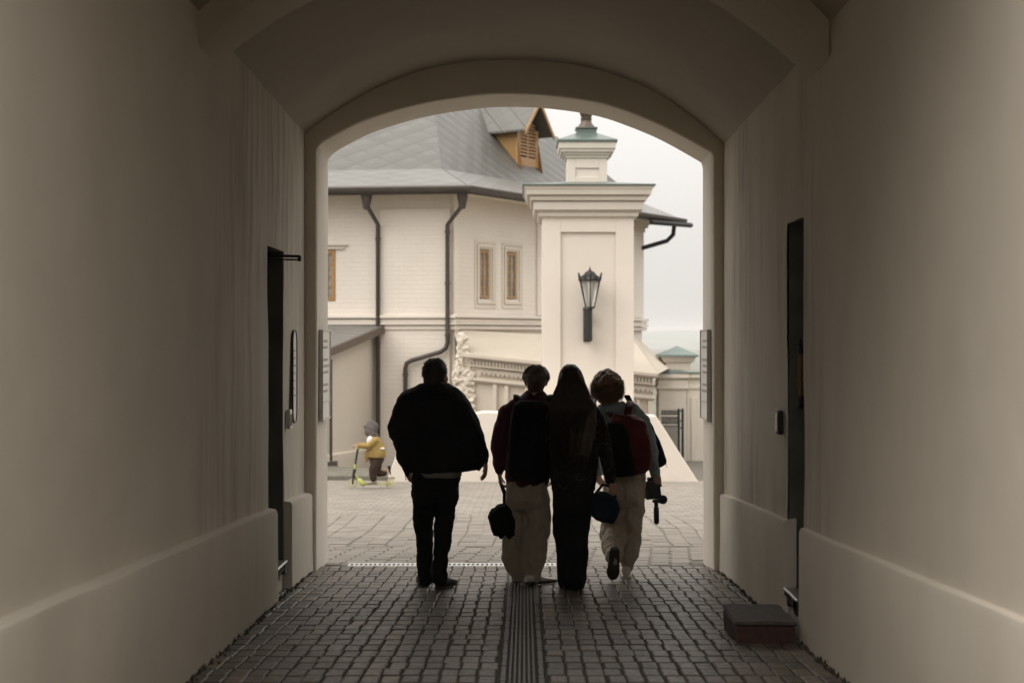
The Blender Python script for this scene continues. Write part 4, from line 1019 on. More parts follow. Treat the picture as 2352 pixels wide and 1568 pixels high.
# ================================================================== PEOPLE
def frame(d, up):
    d = V(d).normalized(); up = V(up); x = d.cross(up).normalized(); u = x.cross(d).normalized()
    return x, d, u
def head(mb, c, yaw=0, pitch=0, roll=0, s=1.0):
    """skull, jaw, brow, nose, lips and ears; looks along +y before turning"""
    Mx = Matrix.Translation(V(c)) @ Matrix.Rotation(yaw, 4, 'Z') @ Matrix.Rotation(roll, 4, 'Y') @ Matrix.Rotation(pitch, 4, 'X') @ Matrix.Scale(s, 4)
    e = lambda c, r: mb.ell(c, r, Mx)
    e((0, -.012, .012), (.073, .092, .095)); e((0, .025, -.05), (.058, .062, .065)); e((0, .05, -.092), (.030, .030, .022))
    e((-.035, .055, -.03), (.028, .026, .03)); e((.035, .055, -.03), (.028, .026, .03)); e((0, .074, .022), (.052, .014, .012))
    for q in (-1, 1):
        e((q * .031, .073, .002), (.014, .012, .010)); e((q * .076, -.008, -.012), (.011, .021, .033)); e((q * .079, -.014, -.002), (.010, .010, .018))
    e((0, .088, -.012), (.011, .016, .026)); e((0, .098, -.030), (.015, .014, .011)); e((0, .078, -.061), (.024, .010, .0065)); e((0, .077, -.070), (.020, .010, .0065))
    return Mx
def hand(mb, w, d, n, t, curl=.35, s=1.0):
    """w wrist, d towards the fingertips, n palm normal (fingers close towards it), t thumb side; five separate fingers"""
    d = V(d).normalized(); n = V(n); n = (n - d * n.dot(d)).normalized(); t0 = d.cross(n); t = t0 if t0.dot(V(t)) > 0 else -t0
    w = V(w)
    mb.tube([w - d * .02 * s, w + d * .025 * s, w + d * .06 * s, w + d * .085 * s], [(.020 * s, .027 * s), (.017 * s, .036 * s), (.016 * s, .041 * s), (.012 * s, .040 * s)], 12, hint=n)
    for i, (off, L) in enumerate(((.029, .94), (.010, 1.0), (-.010, .95), (-.028, .78))):
        p = w + d * (.083 - abs(i - 1) * .003) * s + t * off * s; pts = [p - d * .015 * s, p]; a = curl * .55 + i * .06
        for seg, k in ((.042, 1), (.027, 1.15), (.021, .9)):
            v = d * math.cos(a) + n * math.sin(a) + t * (off * .9) * .35; pts.append(pts[-1] + v.normalized() * seg * L * s); a += curl * k
        mb.tube(pts, [.0092 * s, .0092 * s, .0085 * s, .0078 * s, .0066 * s], 8)
    p = w + d * .022 * s + t * .026 * s
    v1 = (t * .62 + d * .70 + n * .30).normalized(); v2 = (t * .22 + d * .88 + n * .42).normalized(); v3 = (d * .85 + n * .5).normalized()
    mb.tube([p, p + v1 * .040 * s, p + v1 * .040 * s + v2 * .030 * s, p + v1 * .040 * s + v2 * .030 * s + v3 * .024 * s], [.014 * s, .0115 * s, .0098 * s, .008 * s], 8)
def shoe(mb, heel, d, up, L=.28, w=.048, h=.085, part='upper'):
    """heel: back of the sole on the ground; d towards the toe"""
    x, d, u = frame(d, up); heel = V(heel)
    secs = [(0, .62, .62), (.06, .82, .95), (.2, .86, 1.0), (.38, .86, .92), (.55, .95, .70), (.72, 1.04, .56), (.88, .92, .45), (.97, .62, .34), (1.0, .35, .25)]
    rs = []
    for f, kw, kh in secs:
        ring = []
        z0, z1 = (-.002, .022) if part == 'sole' else (.018, h * kh)
        k = 1.06 if part == 'sole' else 1.0
        for a in [2 * math.pi * q / 16 for q in range(16)]:
            c, s_ = math.cos(a), math.sin(a)
            ring.append(heel + d * f * L + x * w * kw * k * math.copysign(abs(c) ** .7, c) + u * (lerp(z0, z1, .5) + (z1 - z0) / 2 * math.copysign(abs(s_) ** .6, s_)))
        rs.append(ring)
    mb.rings(rs)
def strand(mb, pts, r, seg=4): mb.tube(pts, r, seg, round_ends=False)
class Fig:
    """a figure standing at depth Y; px lines up its measured outline with real metres at that depth"""
    def __init__(s, px, Y, label, name='person', group=None):
        s.Y = Y; s.g = zg(Y); s.o = V((P(px, 0, Y).x, Y, s.g)); s.k = Y / FL
        s.root = thing(name, label, 'person', s.o, group)
    def L(s, px, py, dy=0):
        p = P(px, py, s.Y + dy); return p - s.o
    def sec(s, py, x0, x1, ry, dy=0):
        a, b = s.L(x0, py), s.L(x1, py); return ((a.x + b.x) / 2, dy, a.z, (b.x - a.x) / 2, ry)
    def m(s, n): return n * s.k
def wrap_tube(f, mb, pts, seg=14):           # pts: (px, py, dy, radius px, depth factor)
    mb.tube([f.L(a, b, c) for a, b, c, *_ in pts], [(f.m(p[3]) * (p[4] if len(p) > 4 else 1), f.m(p[3])) for p in pts], seg, hint=(0, 1, 0))
def body(f, headc, yaw, pitch, roll, hs, shoulders, elbows, wrists, hips, knees, ankles, handspec, torso, voxel=.006):
    mb = MB(); H = f.L(*headc); Mx = head(mb, H, yaw, pitch, roll, hs)
    nk = f.L((shoulders[0][0] + shoulders[1][0]) / 2, (shoulders[0][1] + shoulders[1][1]) / 2, -.01)
    mb.tube([H + V((0, -.02, -.05)), H.lerp(nk, .5) + V((0, -.015, 0)), nk + V((0, 0, .0))], [.052 * hs, .055 * hs, .075 * hs], 12)
    mb.loft([f.sec(*t) for t in torso])
    for s_, e, w in zip(shoulders, elbows, wrists):
        a, b, c = f.L(*s_), f.L(*e), f.L(*w); mb.tube([a.lerp(nk, .35), a, a.lerp(b, .5), b, b.lerp(c, .4), c], [.055, .054, .046, .038, .036, .026], 12)
    for h_, k, a_ in zip(hips, knees, ankles):
        a, b, c = f.L(*h_), f.L(*k), f.L(*a_); mb.tube([a, a.lerp(b, .5), b, b.lerp(c, .35), c, c + (c - b).normalized() * .02], [.066, .060, .050, .050, .034, .032], 12)
    for hsp in handspec: hand(mb, f.L(*hsp[0]), *hsp[1:])
    return fuse(mb, 'body', 'skin', f.root, voxel, 2), Mx
def hair_cap(f, Mx, mat, r, seed, n=160, length=.035, out=.4, drop=.6, thick=.0032, low=-.03, backlow=-.07, name='hair'):
    """cap of hair over the skull with loose ends standing off the outline"""
    random.seed(seed); mb = MB(); base = MB()
    base.ell((0, -.016, .020), r, Mx, 22, 14)
    for k in range(n):
        a = random.uniform(0, 2 * math.pi); th = random.uniform(.15, 1.75); d = V((math.sin(th) * math.cos(a), math.sin(th) * math.sin(a), math.cos(th)))
        if d.y > .55 and d.z < .45: continue
        p = V((0, -.016, .02)) + V((d.x * r[0] * .96, d.y * r[1] * .96, d.z * r[2] * .96))
        tang = (V((0, 0, -1)) - d * (-d.z)); tang = tang.normalized() if tang.length > .1 else V((math.cos(a * 3), math.sin(a * 3), 0))
        tang = (tang + V((random.uniform(-.4, .4), random.uniform(-.4, .4), random.uniform(-.2, .2)))).normalized(); q = random.uniform(.6, 1.2) * length
        strand(mb, [Mx @ p, Mx @ (p + tang * q * drop + d * q * out * .5), Mx @ (p + tang * q * 1.3 * drop + d * q * out)], [thick * 1.6, thick * 1.2, thick * .3])
    return base, mb

# ---------------------------------------------------------------- 1 the man in the black jacket
f = Fig(1000, 11.0, 'stocky man seen from behind in black jacket and trousers, walking apart on the left')
b, Mx = body(f, (1001, 862, 0), -.4, .06, 0, 1.16, [(956, 926, 0), (1040, 926, 0)], [(924, 1010, .03), (1090, 1008, .02)], [(935, 1080, .16), (1113, 1058, .05)],
     [(978, 1115, 0), (1022, 1115, 0)], [(973, 1215, .05), (1017, 1215, -.03)], [(976, 1305, .10), (1012, 1322, -.14)],
     [((1114, 1056, .05), (.06, .05, -1), (-1, .25, 0), (0, 1, 0), .32, 1.0), ((935, 1082, .18), (.3, .6, -.6), (.6, 0, -.3), (0, .5, 1), .5, 1.0)],
     [(890, 975, 1025, .07), (930, 942, 1060, .12), (990, 938, 1060, .13), (1050, 956, 1046, .12), (1110, 962, 1040, .10), (1135, 975, 1030, .08)])
mb, raw = hair_cap(f, Mx, 'hairblack', (.080, .098, .098), 3, 900, .016, .55, .8, .0011)
mb.ell((0, -.05, -.03), (.064, .058, .06), Mx); add_raw(fuse(mb, 'hair', 'hairblack', f.root, .004, 1), raw)
jk = MB(); OUT = [(878, 978, 1026, .075), (882, 966, 1035, .09), (886, 955, 1043, .10), (890, 946, 1050, .115), (896, 933, 1056, .13), (904, 921, 1064, .14), (911, 913, 1070, .15), (921, 909, 1078, .155), (934, 904.5, 1086, .165), (947, 900.5, 1093, .17), (965, 894.5, 1100, .18), (977, 891, 1104.5, .185), (990, 892, 1109, .185), (1001, 895, 1112.5, .185), (1012, 902, 1115, .185), (1020, 907, 1116.5, .185), (1028, 910, 1118.5, .185), (1038, 910.5, 1122, .18), (1046, 911, 1124, .18), (1052, 911.5, 1122, .18), (1060, 915, 1114, .175), (1068, 920, 1108, .175), (1074, 924, 1102, .17), (1078, 926, 1090, .165), (1082, 928, 1062, .15)]
jk.loft([f.sec(y_, x0, x1, r_, -.01) for y_, x0, x1, r_ in OUT], 40, 2.15)
wrap_tube(f, jk, [(948, 925, -.02, 20), (928, 955, -.04, 26), (920, 985, -.03, 25), (925, 1015, .03, 23), (935, 1045, .09, 22), (940, 1070, .12, 17)])
wrap_tube(f, jk, [(1042, 925, -.02, 20), (1062, 955, -.05, 26), (1080, 990, -.06, 25), (1094, 1025, -.03, 22), (1104, 1046, .03, 17), (1111, 1056, .05, 12)])
wrap_tube(f, jk, [(927, 1050, .10, 10), (936, 1080, .12, 8), (934, 1090, .12, 4)])       # hanging front edge on the left
wrap_tube(f, jk, [(1096, 1062, .02, 12), (1100, 1072, .02, 7), (1100, 1078, .02, 4)])
jacket = fuse(jk, 'jacket', 'blackcloth', f.root, .0065, 2, (.011, 12, 9))
mb = MB(); mb.tube([f.L(980, 882, -.05), f.L(1000, 879, -.085), f.L(1022, 884, -.05)], .017, 10); mb.tube([f.L(978, 886, .03), f.L(975, 884, -.02), f.L(982, 880, -.06)], .02, 8); mb.tube([f.L(1025, 886, .03), f.L(1028, 884, -.02), f.L(1020, 881, -.06)], .02, 8); fuse(mb, 'collar', 'shirt', f.root, .006, 2)
for a, b_ in ((910.5, 1040), (932, 1088)): mb = MB(); mb.tube([f.L(a, b_, .05), f.L(a - .5, b_ + 8, .05), f.L(a + .5, b_ + 14, .05)], [.004, .003, .0035], 6); mb.build('zip_pull', 'iron', f.root, True)
mb = MB(); mb.loft([f.sec(1060, 955, 1062, .155), f.sec(1080, 955, 1061, .155), f.sec(1094, 957, 1060.5, .15)], 26); fuse(mb, 'shirt_tail', 'shirt', f.root, .008, 1, (.004, 9, 2))
tr = MB()
tr.loft([f.sec(1070, 948, 1056, .135), f.sec(1100, 945, 1057, .14), f.sec(1130, 945, 1054, .135), f.sec(1150, 948, 1050, .12)], 26)
wrap_tube(f, tr, [(972, 1135, 0, 27), (972, 1165, .02, 25.5), (973, 1205, .05, 23.5, 1.05), (976, 1250, .07, 20, 1.1), (976, 1300, .09, 19, 1.15), (978, 1328, .09, 19, 1.2)])
wrap_tube(f, tr, [(1026, 1135, 0, 27), (1023, 1165, -.01, 24.5), (1019, 1215, -.03, 22.5, 1.05), (1014, 1265, -.08, 18, 1.1), (1010, 1310, -.14, 17, 1.2), (1010, 1330, -.15, 18, 1.2)])
fuse(tr, 'trousers', 'blackdenim', f.root, .008, 2, (.012, 9, 13))
for (hx, hy, dd, dx) in ((974, 1345, (-.12, 1, 0), -.02), (1007, 1355, (.4, 1, .0), 0)):
    dy_ = .04 if hx < 1000 else -.17; base = f.L(hx, 0, dy_); base.z = zg(f.Y + dy_) - f.g + .003
    mb = MB(); shoe(mb, base, dd, (0, 0, 1), .29, .052, .10); sh = mb.build('shoe', 'blackshoe', f.root, True)
    mb = MB(); shoe(mb, base, dd, (0, 0, 1), .295, .052, .1, 'sole'); mb.build('sole', 'sole', sh, True)
man = f
# ---------------------------------------------------------------- 2 short-haired person in maroon
f = Fig(1213, 11.3, 'short haired person in maroon sweater and baggy beige trousers, left of the trio', group=None)
b, Mx = body(f, (1231, 873, 0), .1, .08, 0, 1.05, [(1190, 932, 0), (1262, 932, 0)], [(1148, 1010, .0), (1290, 1005, .06)], [(1148, 1086, .06), (1270, 1080, .16)],
     [(1190, 1120, 0), (1236, 1120, 0)], [(1186, 1215, .04), (1232, 1215, -.02)], [(1188, 1305, .10), (1226, 1318, -.06)],
     [((1147, 1086, .06), (.12, .1, -1), (1, .1, 0), (0, 1, 0), .75, .95), ((1268, 1084, .18), (0, .5, -1), (-1, 0, 0), (0, 1, 0), .5, .95)],
     [(905, 1215, 1245, .06), (935, 1184, 1264, .09), (1000, 1184, 1260, .10), (1060, 1192, 1252, .09), (1110, 1188, 1244, .09), (1140, 1195, 1236, .08)])
mb = MB(); random.seed(8)
mb.loft([f.sec(838.5, 1226, 1240, .03, -.01), f.sec(840, 1219, 1247, .06, -.01), f.sec(843.5, 1212, 1253, .085, -.012), f.sec(849, 1206.5, 1258, .10, -.015), f.sec(856, 1203, 1261, .11, -.02), f.sec(863, 1201, 1262.5, .11, -.03), f.sec(869, 1203, 1260, .105, -.035), f.sec(876, 1207, 1256, .095, -.045), f.sec(884, 1210, 1252, .08, -.05), f.sec(891, 1212, 1249, .068, -.055), f.sec(899, 1216, 1246, .05, -.06)], 26, 2.0)
sm = MB()
HW = [(839, 8), (843, 19), (849, 25), (856, 29), (863, 30.5), (869, 28.5), (876, 24.5), (884, 21), (891, 18.5), (899, 15)]
for k in range(1500):
    a = random.uniform(0, 6.2832); y_ = random.uniform(841, 880); dy_ = -.02 - .10 * math.sin(a) * table(y_, HW) / 30
    if dy_ > .06: continue
    e = random.uniform(3, 9); w0, w1, w2 = table(y_ - 4, HW), table(y_, HW) + .6, table(y_ + e * .3, HW) + random.uniform(.3, 2.6)
    strand(sm, [f.L(1231.5 + w0 * .97 * math.cos(a), y_ - 4, dy_), f.L(1231.5 + w1 * math.cos(a), y_, dy_), f.L(1231.5 + w2 * math.cos(a) + random.uniform(-1.5, 1.5), y_ + e, dy_ * 1.03)], [.002, .0017, .0004], 3)
add_raw(fuse(mb, 'hair', 'hairbrown', f.root, .0045, 1, (.006, 30, 14)), sm)
sw = MB()
sw.loft([f.sec(897, 1209, 1247, .062, -.01), f.sec(908, 1198, 1258, .085), f.sec(918, 1178, 1274, .105), f.sec(940, 1166, 1282, .125), f.sec(990, 1164, 1282, .14), f.sec(1050, 1160, 1276, .145), f.sec(1095, 1160, 1264, .14), f.sec(1113, 1165, 1260, .135)], 26)
wrap_tube(f, sw, [(1185, 926, 0, 15), (1166, 944, 0, 20), (1154, 985, 0, 23), (1149, 1030, .02, 22), (1150, 1060, .05, 19), (1146, 1080, .06, 11)])
wrap_tube(f, sw, [(1265, 926, 0, 15), (1284, 950, .02, 19), (1292, 1000, .06, 20), (1282, 1050, .12, 17), (1272, 1076, .16, 12)])
fuse(sw, 'sweater', 'maroon', f.root, .008, 2, (.014, 10, 8))
tr = MB()
tr.loft([f.sec(1085, 1172, 1258, .125), f.sec(1110, 1164, 1260, .14), f.sec(1145, 1163, 1262, .145), f.sec(1165, 1168, 1260, .12), f.sec(1180, 1180, 1248, .06)], 26)
wrap_tube(f, tr, [(1190, 1145, 0, 27), (1184, 1185, .03, 28), (1180, 1235, .05, 27, .95), (1179, 1275, .07, 27, .9), (1185, 1305, .08, 23, .9), (1190, 1321, .08, 17)])
wrap_tube(f, tr, [(1238, 1145, 0, 27), (1238, 1185, -.02, 30), (1232, 1235, -.03, 28, .95), (1227, 1275, -.05, 31, .9), (1224, 1305, -.06, 26, .9), (1224, 1324, -.06, 21)])
fuse(tr, 'trousers', 'beige', f.root, .007, 2, (.020, 13, 6))
for hx, dy_, dd in ((1192, .05, (-.1, 1, 0)), (1207, -.12, (1, .5, 0))):
    base = f.L(hx, 0, dy_); base.z = zg(f.Y + dy_) - f.g + .003
    mb = MB(); shoe(mb, base, dd, (0, 0, 1), .27, .046, .075); sh = mb.build('shoe', 'white_shoe', f.root, True)
    mb = MB(); shoe(mb, base, dd, (0, 0, 1), .275, .046, .1, 'sole'); mb.build('sole', 'sole' if hx > 1200 else 'white_shoe', sh, True)
# black backpack worn by this person
bp = thing('backpack', 'black backpack on the back of the short haired person in maroon', 'backpack', f.o + f.L(1225, 1000, -.2))
O = bp.location - f.o; fb = f
mb = MB(); mb.loft([f.sec(918, 1192, 1254, .05, -.15), f.sec(928, 1180, 1268, .075, -.165), f.sec(960, 1172, 1276, .09, -.18), f.sec(1030, 1167, 1278, .10, -.185), f.sec(1078, 1170, 1270, .095, -.185), f.sec(1096, 1180, 1260, .06, -.175)], 30, 2.5)
mb.loft([f.sec(1005, 1188, 1258, .04, -.255), f.sec(1020, 1184, 1262, .05, -.26), f.sec(1065, 1186, 1260, .05, -.26), f.sec(1078, 1194, 1252, .03, -.25)], 22, 2.4)
o = fuse(mb, 'bag', 'bagblack', bp, .008, 2, (.008, 8, 6))
for v in o.data.vertices: v.co -= O
mb = MB()
for x0, x1 in ((1193, 1186), (1250, 1262)): mb.tube([f.L(x0, 930, -.13) - O, f.L(x1, 913, -.08) - O, f.L(x1, 908, 0) - O, f.L(x1, 930, .13) - O, f.L(x1, 1000, .17) - O], [(.009, .026)] * 5, 8, hint=(0, -.3, 1))
mb.tube([f.L(1215, 915, -.17) - O, f.L(1220, 902, -.16) - O, f.L(1226, 915, -.17) - O], .008, 8); mb.build('strap', 'bagblack', bp, True)
# black folded bag hanging from the left hand
hb = thing('hand_bag', 'black crumpled bag hanging by a strap from the hand of the person in maroon', 'bag', f.o + f.L(1155, 1195, .03)); O = hb.location - f.o
mb = MB(); out = [(1121, 1186), (1129, 1168), (1137, 1165), (1141, 1160), (1153, 1157), (1160, 1155), (1170, 1160), (1187, 1170), (1188, 1200), (1186, 1230), (1170, 1236), (1160, 1226), (1150, 1236), (1146, 1230), (1134, 1229), (1127, 1212)]
def ringat(y, k): c = f.L(1155, 1196, 0); return [c + (f.L(a, b_, 0) - c) * k + V((0, y, 0)) - O for a, b_ in out]
mb.rings([ringat(-.075, .55), ringat(-.065, .86), ringat(-.02, 1.0), ringat(.05, 1.0), ringat(.10, .84), ringat(.11, .5)])
fuse(mb, 'bag', 'bagblack', hb, .006, 1, (.008, 12, 12))
mb = MB(); mb.tube([f.L(1147, 1104, .085) - O, f.L(1157, 1132, .06) - O, f.L(1162, 1160, .03) - O], [(.004, .010)] * 3, 8); mb.tube([f.L(1150, 1104, .105) - O, f.L(1160, 1130, .07) - O, f.L(1163, 1160, .04) - O], [(.004, .010)] * 3, 8); mb.box(*[c for p in (f.L(1158, 1138, .05) - O,) for c in (p.x - .012, p.x + .022, p.y - .01, p.y + .01, p.z - .09, p.z)]); mb.build('strap', 'bagblack', hb, True)
# ---------------------------------------------------------------- 3 long-haired person in black
f = Fig(1312, 10.9, 'person with long straight hair in flecked black coat and wide black trousers, middle of trio')
b, Mx = body(f, (1311, 870, 0), -.1, .03, 0, .98, [(1286, 940, 0), (1348, 942, 0)], [(1270, 1010, .12), (1386, 1020, .0)], [(1280, 1075, .22), (1404, 1104, .07)],
     [(1293, 1125, 0), (1336, 1125, 0)], [(1298, 1215, .03), (1330, 1215, -.02)], [(1302, 1315, .07), (1320, 1330, -.05)],
     [((1405, 1104, .07), (.15, .1, -1), (-.6, .6, 0), (0, 1, 0), .45, .95), ((1280, 1077, .24), (.3, .5, -.5), (.5, 0, -.5), (0, 1, .5), .6, .95)],
     [(915, 1290, 1342, .065), (940, 1279, 1358, .09), (1000, 1282, 1354, .10), (1060, 1290, 1344, .09), (1110, 1290, 1342, .09), (1140, 1296, 1336, .08)])
hr = MB()
hr.loft([f.sec(836, 1304, 1316, .03, -.01), f.sec(838, 1298, 1322, .06, -.01), f.sec(843, 1292, 1328, .085, -.012), f.sec(851, 1287, 1334, .10, -.015), f.sec(862, 1283, 1339, .112, -.02), f.sec(880, 1279, 1345, .112, -.025), f.sec(905, 1274, 1355, .10, -.04), f.sec(928, 1272, 1369, .075, -.08), f.sec(965, 1277, 1368, .055, -.13), f.sec(1000, 1284, 1364, .05, -.15), f.sec(1040, 1292, 1352, .04, -.16), f.sec(1058, 1300, 1344, .02, -.16)], 26, 2.2)
random.seed(5); sm = MB()
for k in range(1100):
    u_ = random.uniform(-1, 1); x0 = 1311 + u_ * 20; z0 = random.uniform(840, 868) + 12 * u_ * u_; e = random.uniform(930, 1075); spread = 1311 + u_ * 48 + random.uniform(-6, 6) + (6 if u_ > 0 else 0)
    back = -.10 * math.sqrt(max(0, 1 - u_ * u_)) - .03
    strand(sm, [f.L(x0, z0, back), f.L(lerp(x0, spread, .55), lerp(z0, 905, .8), back - .015), f.L(spread, 935, back - .05 + (.03 if abs(u_) > .85 else 0)), f.L(spread + random.uniform(-5, 5) - u_ * 8, e, back - .08)], [.0014, .0016, .0014, .0005], 3)
add_raw(fuse(hr, 'hair', 'hairdark', f.root, .0045, 1, (.005, 30, 3)), sm)
ct = MB()
ct.loft([f.sec(908, 1292, 1340, .06), f.sec(918, 1278, 1356, .09), f.sec(932, 1266, 1370, .11), f.sec(965, 1262, 1376, .13), f.sec(1010, 1262, 1376, .14), f.sec(1060, 1264, 1372, .145), f.sec(1100, 1264, 1370, .15), f.sec(1125, 1266, 1366, .15)], 26)
wrap_tube(f, ct, [(1280, 936, 0, 14), (1270, 960, .05, 17), (1268, 1010, .12, 16), (1276, 1050, .18, 14), (1280, 1072, .22, 11)])
wrap_tube(f, ct, [(1352, 936, 0, 16), (1370, 960, 0, 18), (1384, 1005, .0, 18), (1393, 1050, .03, 16), (1401, 1085, .06, 14), (1404, 1103, .07, 12)])
fuse(ct, 'coat', 'coat', f.root, .008, 2, (.014, 11, 7))
tr = MB()
tr.loft([f.sec(1095, 1272, 1362, .125), f.sec(1125, 1268, 1362, .14), f.sec(1160, 1268, 1361, .14), f.sec(1180, 1274, 1356, .11), f.sec(1195, 1288, 1342, .05)], 26)
wrap_tube(f, tr, [(1293, 1160, 0, 25), (1295, 1200, .02, 26), (1301, 1250, .03, 27, .95), (1305, 1300, .05, 28, .95), (1309, 1335, .05, 27, 1)])
wrap_tube(f, tr, [(1335, 1160, 0, 25), (1332, 1200, -.02, 25), (1329, 1250, -.03, 23, .95), (1326, 1300, -.05, 25, .95), (1323, 1333, -.05, 26, 1)])
fuse(tr, 'trousers', 'blackdenim', f.root, .008, 2, (.015, 10, 5))
for hx, dy_, dd in ((1303, .0, (-.1, 1, 0)), (1322, -.10, (.12, 1, 0))):
    base = f.L(hx, 0, dy_); base.z = zg(f.Y + dy_) - f.g + .003
    mb = MB(); shoe(mb, base, dd, (0, 0, 1), .26, .044, .075); sh = mb.build('shoe', 'blackshoe', f.root, True)
    mb = MB(); shoe(mb, base, dd, (0, 0, 1), .265, .044, .1, 'sole'); mb.build('sole', 'sole', sh, True)
nb = thing('shoulder_bag', 'dark navy cloth bag hanging at the right hip of the long haired person', 'bag', f.o + f.L(1388, 1170, .08)); O = nb.location - f.o
mb = MB(); out = [(1354, 1180), (1356, 1150), (1366, 1134), (1380, 1131), (1396, 1133), (1412, 1140), (1422, 1152), (1428, 1168), (1420, 1186), (1410, 1204), (1390, 1203), (1370, 1198)]
c0 = f.L(1390, 1168, 0)
rg = lambda y, k: [c0 + (f.L(a, b_, 0) - c0) * k + V((0, y, 0)) - O for a, b_ in out]
mb.rings([rg(.01, .5), rg(.02, .85), rg(.06, 1), rg(.13, 1), rg(.17, .85), rg(.18, .5)]); fuse(mb, 'bag', 'navy', nb, .006, 2, (.012, 10, 8))
mb = MB(); mb.tube([f.L(1362, 1140, .09) - O, f.L(1385, 1112, .10) - O, f.L(1404, 1118, .11) - O, f.L(1414, 1142, .10) - O], [(.004, .011)] * 4, 8); mb.build('strap', 'navy', nb, True)
# ---------------------------------------------------------------- 4 curly-haired person with camera
f = Fig(1440, 11.65, 'curly haired person in light blue jacket and cream trousers with one foot kicked back')
b, Mx = body(f, (1395, 893, .02), .15, .12, -.06, .98, [(1378, 956, 0), (1450, 954, 0)], [(1362, 1025, .10), (1490, 1022, .0)], [(1372, 1085, .20), (1507, 1088, .03)],
     [(1408, 1120, 0), (1456, 1120, 0)], [(1408, 1212, .03), (1452, 1212, .02)], [(1409, 1266, -.28), (1440, 1300, .02)],
     [((1507, 1086, .03), (.10, .1, -1), (.25, 1, 0), (-1, .3, 0), .55, 1.0), ((1372, 1087, .22), (.2, .5, -.6), (.5, 0, -.4), (0, 1, .5), .5, .95)],
     [(930, 1385, 1425, .06), (950, 1372, 1456, .09), (1000, 1380, 1460, .10), (1060, 1396, 1464, .09), (1100, 1400, 1464, .09), (1140, 1406, 1458, .08)])
hr = MB(); random.seed(9); hc = f.L(1395, 893, 0)
hr.ell(hc + V((0, -.01, .025)), (.118, .12, .115)); hr.ell(hc + V((0, -.03, -.06)), (.095, .09, .08))
for k in range(70):
    a = random.uniform(0, 6.28); th = random.uniform(0, 2.1); d = V((math.sin(th) * math.cos(a), math.sin(th) * math.sin(a), math.cos(th)))
    if d.y > .6 and d.z < .3: continue
    hr.ell(hc + V((d.x * .110, d.y * .108 - .01, d.z * .112 + .012)), random.uniform(.025, .045), n=8, m=6)
sm = MB()
for k in range(1700):                         # loose curls
    a = random.uniform(0, 6.28); th = random.uniform(0, 2.3); d = V((math.sin(th) * math.cos(a), math.sin(th) * math.sin(a), math.cos(th)))
    if d.y > .6 and d.z < .3: continue
    p = hc + V((d.x * .128, d.y * .125 - .01, d.z * .128 + .01)); e1 = d.cross(V((.3, .2, 1))).normalized(); e2 = d.cross(e1); r = random.uniform(.010, .022); ph = random.uniform(0, 6)
    fall = V((0, 0, -.035)) * random.random()
    strand(sm, [p - d * .012 + (e1 * math.cos(ph + q * .8) + e2 * math.sin(ph + q * .8)) * r + d * (.005 * q * random.uniform(.3, 1.2)) + fall * (q / 6) for q in range(8)], [.0014] * 6 + [.0011, .0005], 3)
add_raw(fuse(hr, 'hair', 'haircurly', f.root, .0045, 2, (.007, 24, 24)), sm)
jk = MB()
jk.loft([f.sec(925, 1382, 1428, .075, -.01), f.sec(936, 1370, 1444, .10), f.sec(950, 1362, 1462, .12), f.sec(985, 1362, 1474, .135), f.sec(1030, 1370, 1480, .14), f.sec(1075, 1380, 1480, .14), f.sec(1090, 1384, 1478, .13)], 26)
wrap_tube(f, jk, [(1450, 938, 0, 17), (1472, 965, 0, 19), (1486, 1005, .0, 19), (1495, 1045, .01, 17), (1501, 1070, .02, 14), (1505, 1086, .03, 11)])
wrap_tube(f, jk, [(1372, 948, 0, 14), (1362, 985, .04, 17), (1362, 1025, .10, 16), (1370, 1065, .17, 13), (1372, 1082, .20, 11)])
fuse(jk, 'jacket', 'lightblue', f.root, .008, 2, (.014, 12, 10))
mb = MB(); mb.tube([f.L(1384, 934, -.04), f.L(1398, 941, -.10), f.L(1418, 936, -.10), f.L(1434, 926, -.05)], [(.018, .03), (.024, .04), (.024, .04), (.014, .03)], 10); fuse(mb, 'hood', 'lightblue', f.root, .007, 2, (.006, 10, 10))
mb = MB(); out = [(1434, 908), (1447, 905), (1454, 921), (1480, 948), (1500, 980), (1516, 1015), (1531, 1056), (1531, 1063), (1519, 1071), (1506, 1076), (1498, 1062), (1497, 1010), (1478, 972), (1450, 938)]
mb.rings([[f.L(a, b_, .10) for a, b_ in out], [f.L(a, b_, .135) for a, b_ in out]]); fuse(mb, 'outer_flap', 'navy', f.root, .007, 2, (.010, 9, 6))
mb = MB(); mb.tube([f.L(1529, 1064, .12), f.L(1532, 1073, .12)], .003, 6); mb.build('zip_pull', 'steel', f.root, True)
tr = MB()
tr.loft([f.sec(1075, 1390, 1480, .12), f.sec(1100, 1388, 1483, .14), f.sec(1135, 1387, 1481, .14), f.sec(1155, 1392, 1477, .115), f.sec(1170, 1404, 1466, .06)], 26)
wrap_tube(f, tr, [(1455, 1130, 0, 26), (1454, 1170, .02, 26), (1449, 1220, .03, 24), (1446, 1262, .03, 22), (1444, 1285, .02, 19), (1443, 1299, .02, 15)])
wrap_tube(f, tr, [(1413, 1130, 0, 26), (1410, 1170, .02, 28), (1408, 1210, .03, 29), (1409, 1236, -.04, 28), (1409, 1256, -.14, 25), (1409, 1272, -.24, 22), (1409, 1280, -.31, 19)])
fuse(tr, 'trousers', 'cream', f.root, .007, 2, (.019, 13, 7))
base = f.L(1438, 0, -.04); base.z = zg(f.Y - .04) - f.g + .003
mb = MB(); shoe(mb, base, (.08, 1, 0), (0, 0, 1), .26, .045, .10); sh = mb.build('shoe', 'white_shoe', f.root, True)
mb = MB(); shoe(mb, base, (.08, 1, 0), (0, 0, 1), .265, .045, .1, 'sole'); mb.build('sole', 'white_shoe', sh, True)
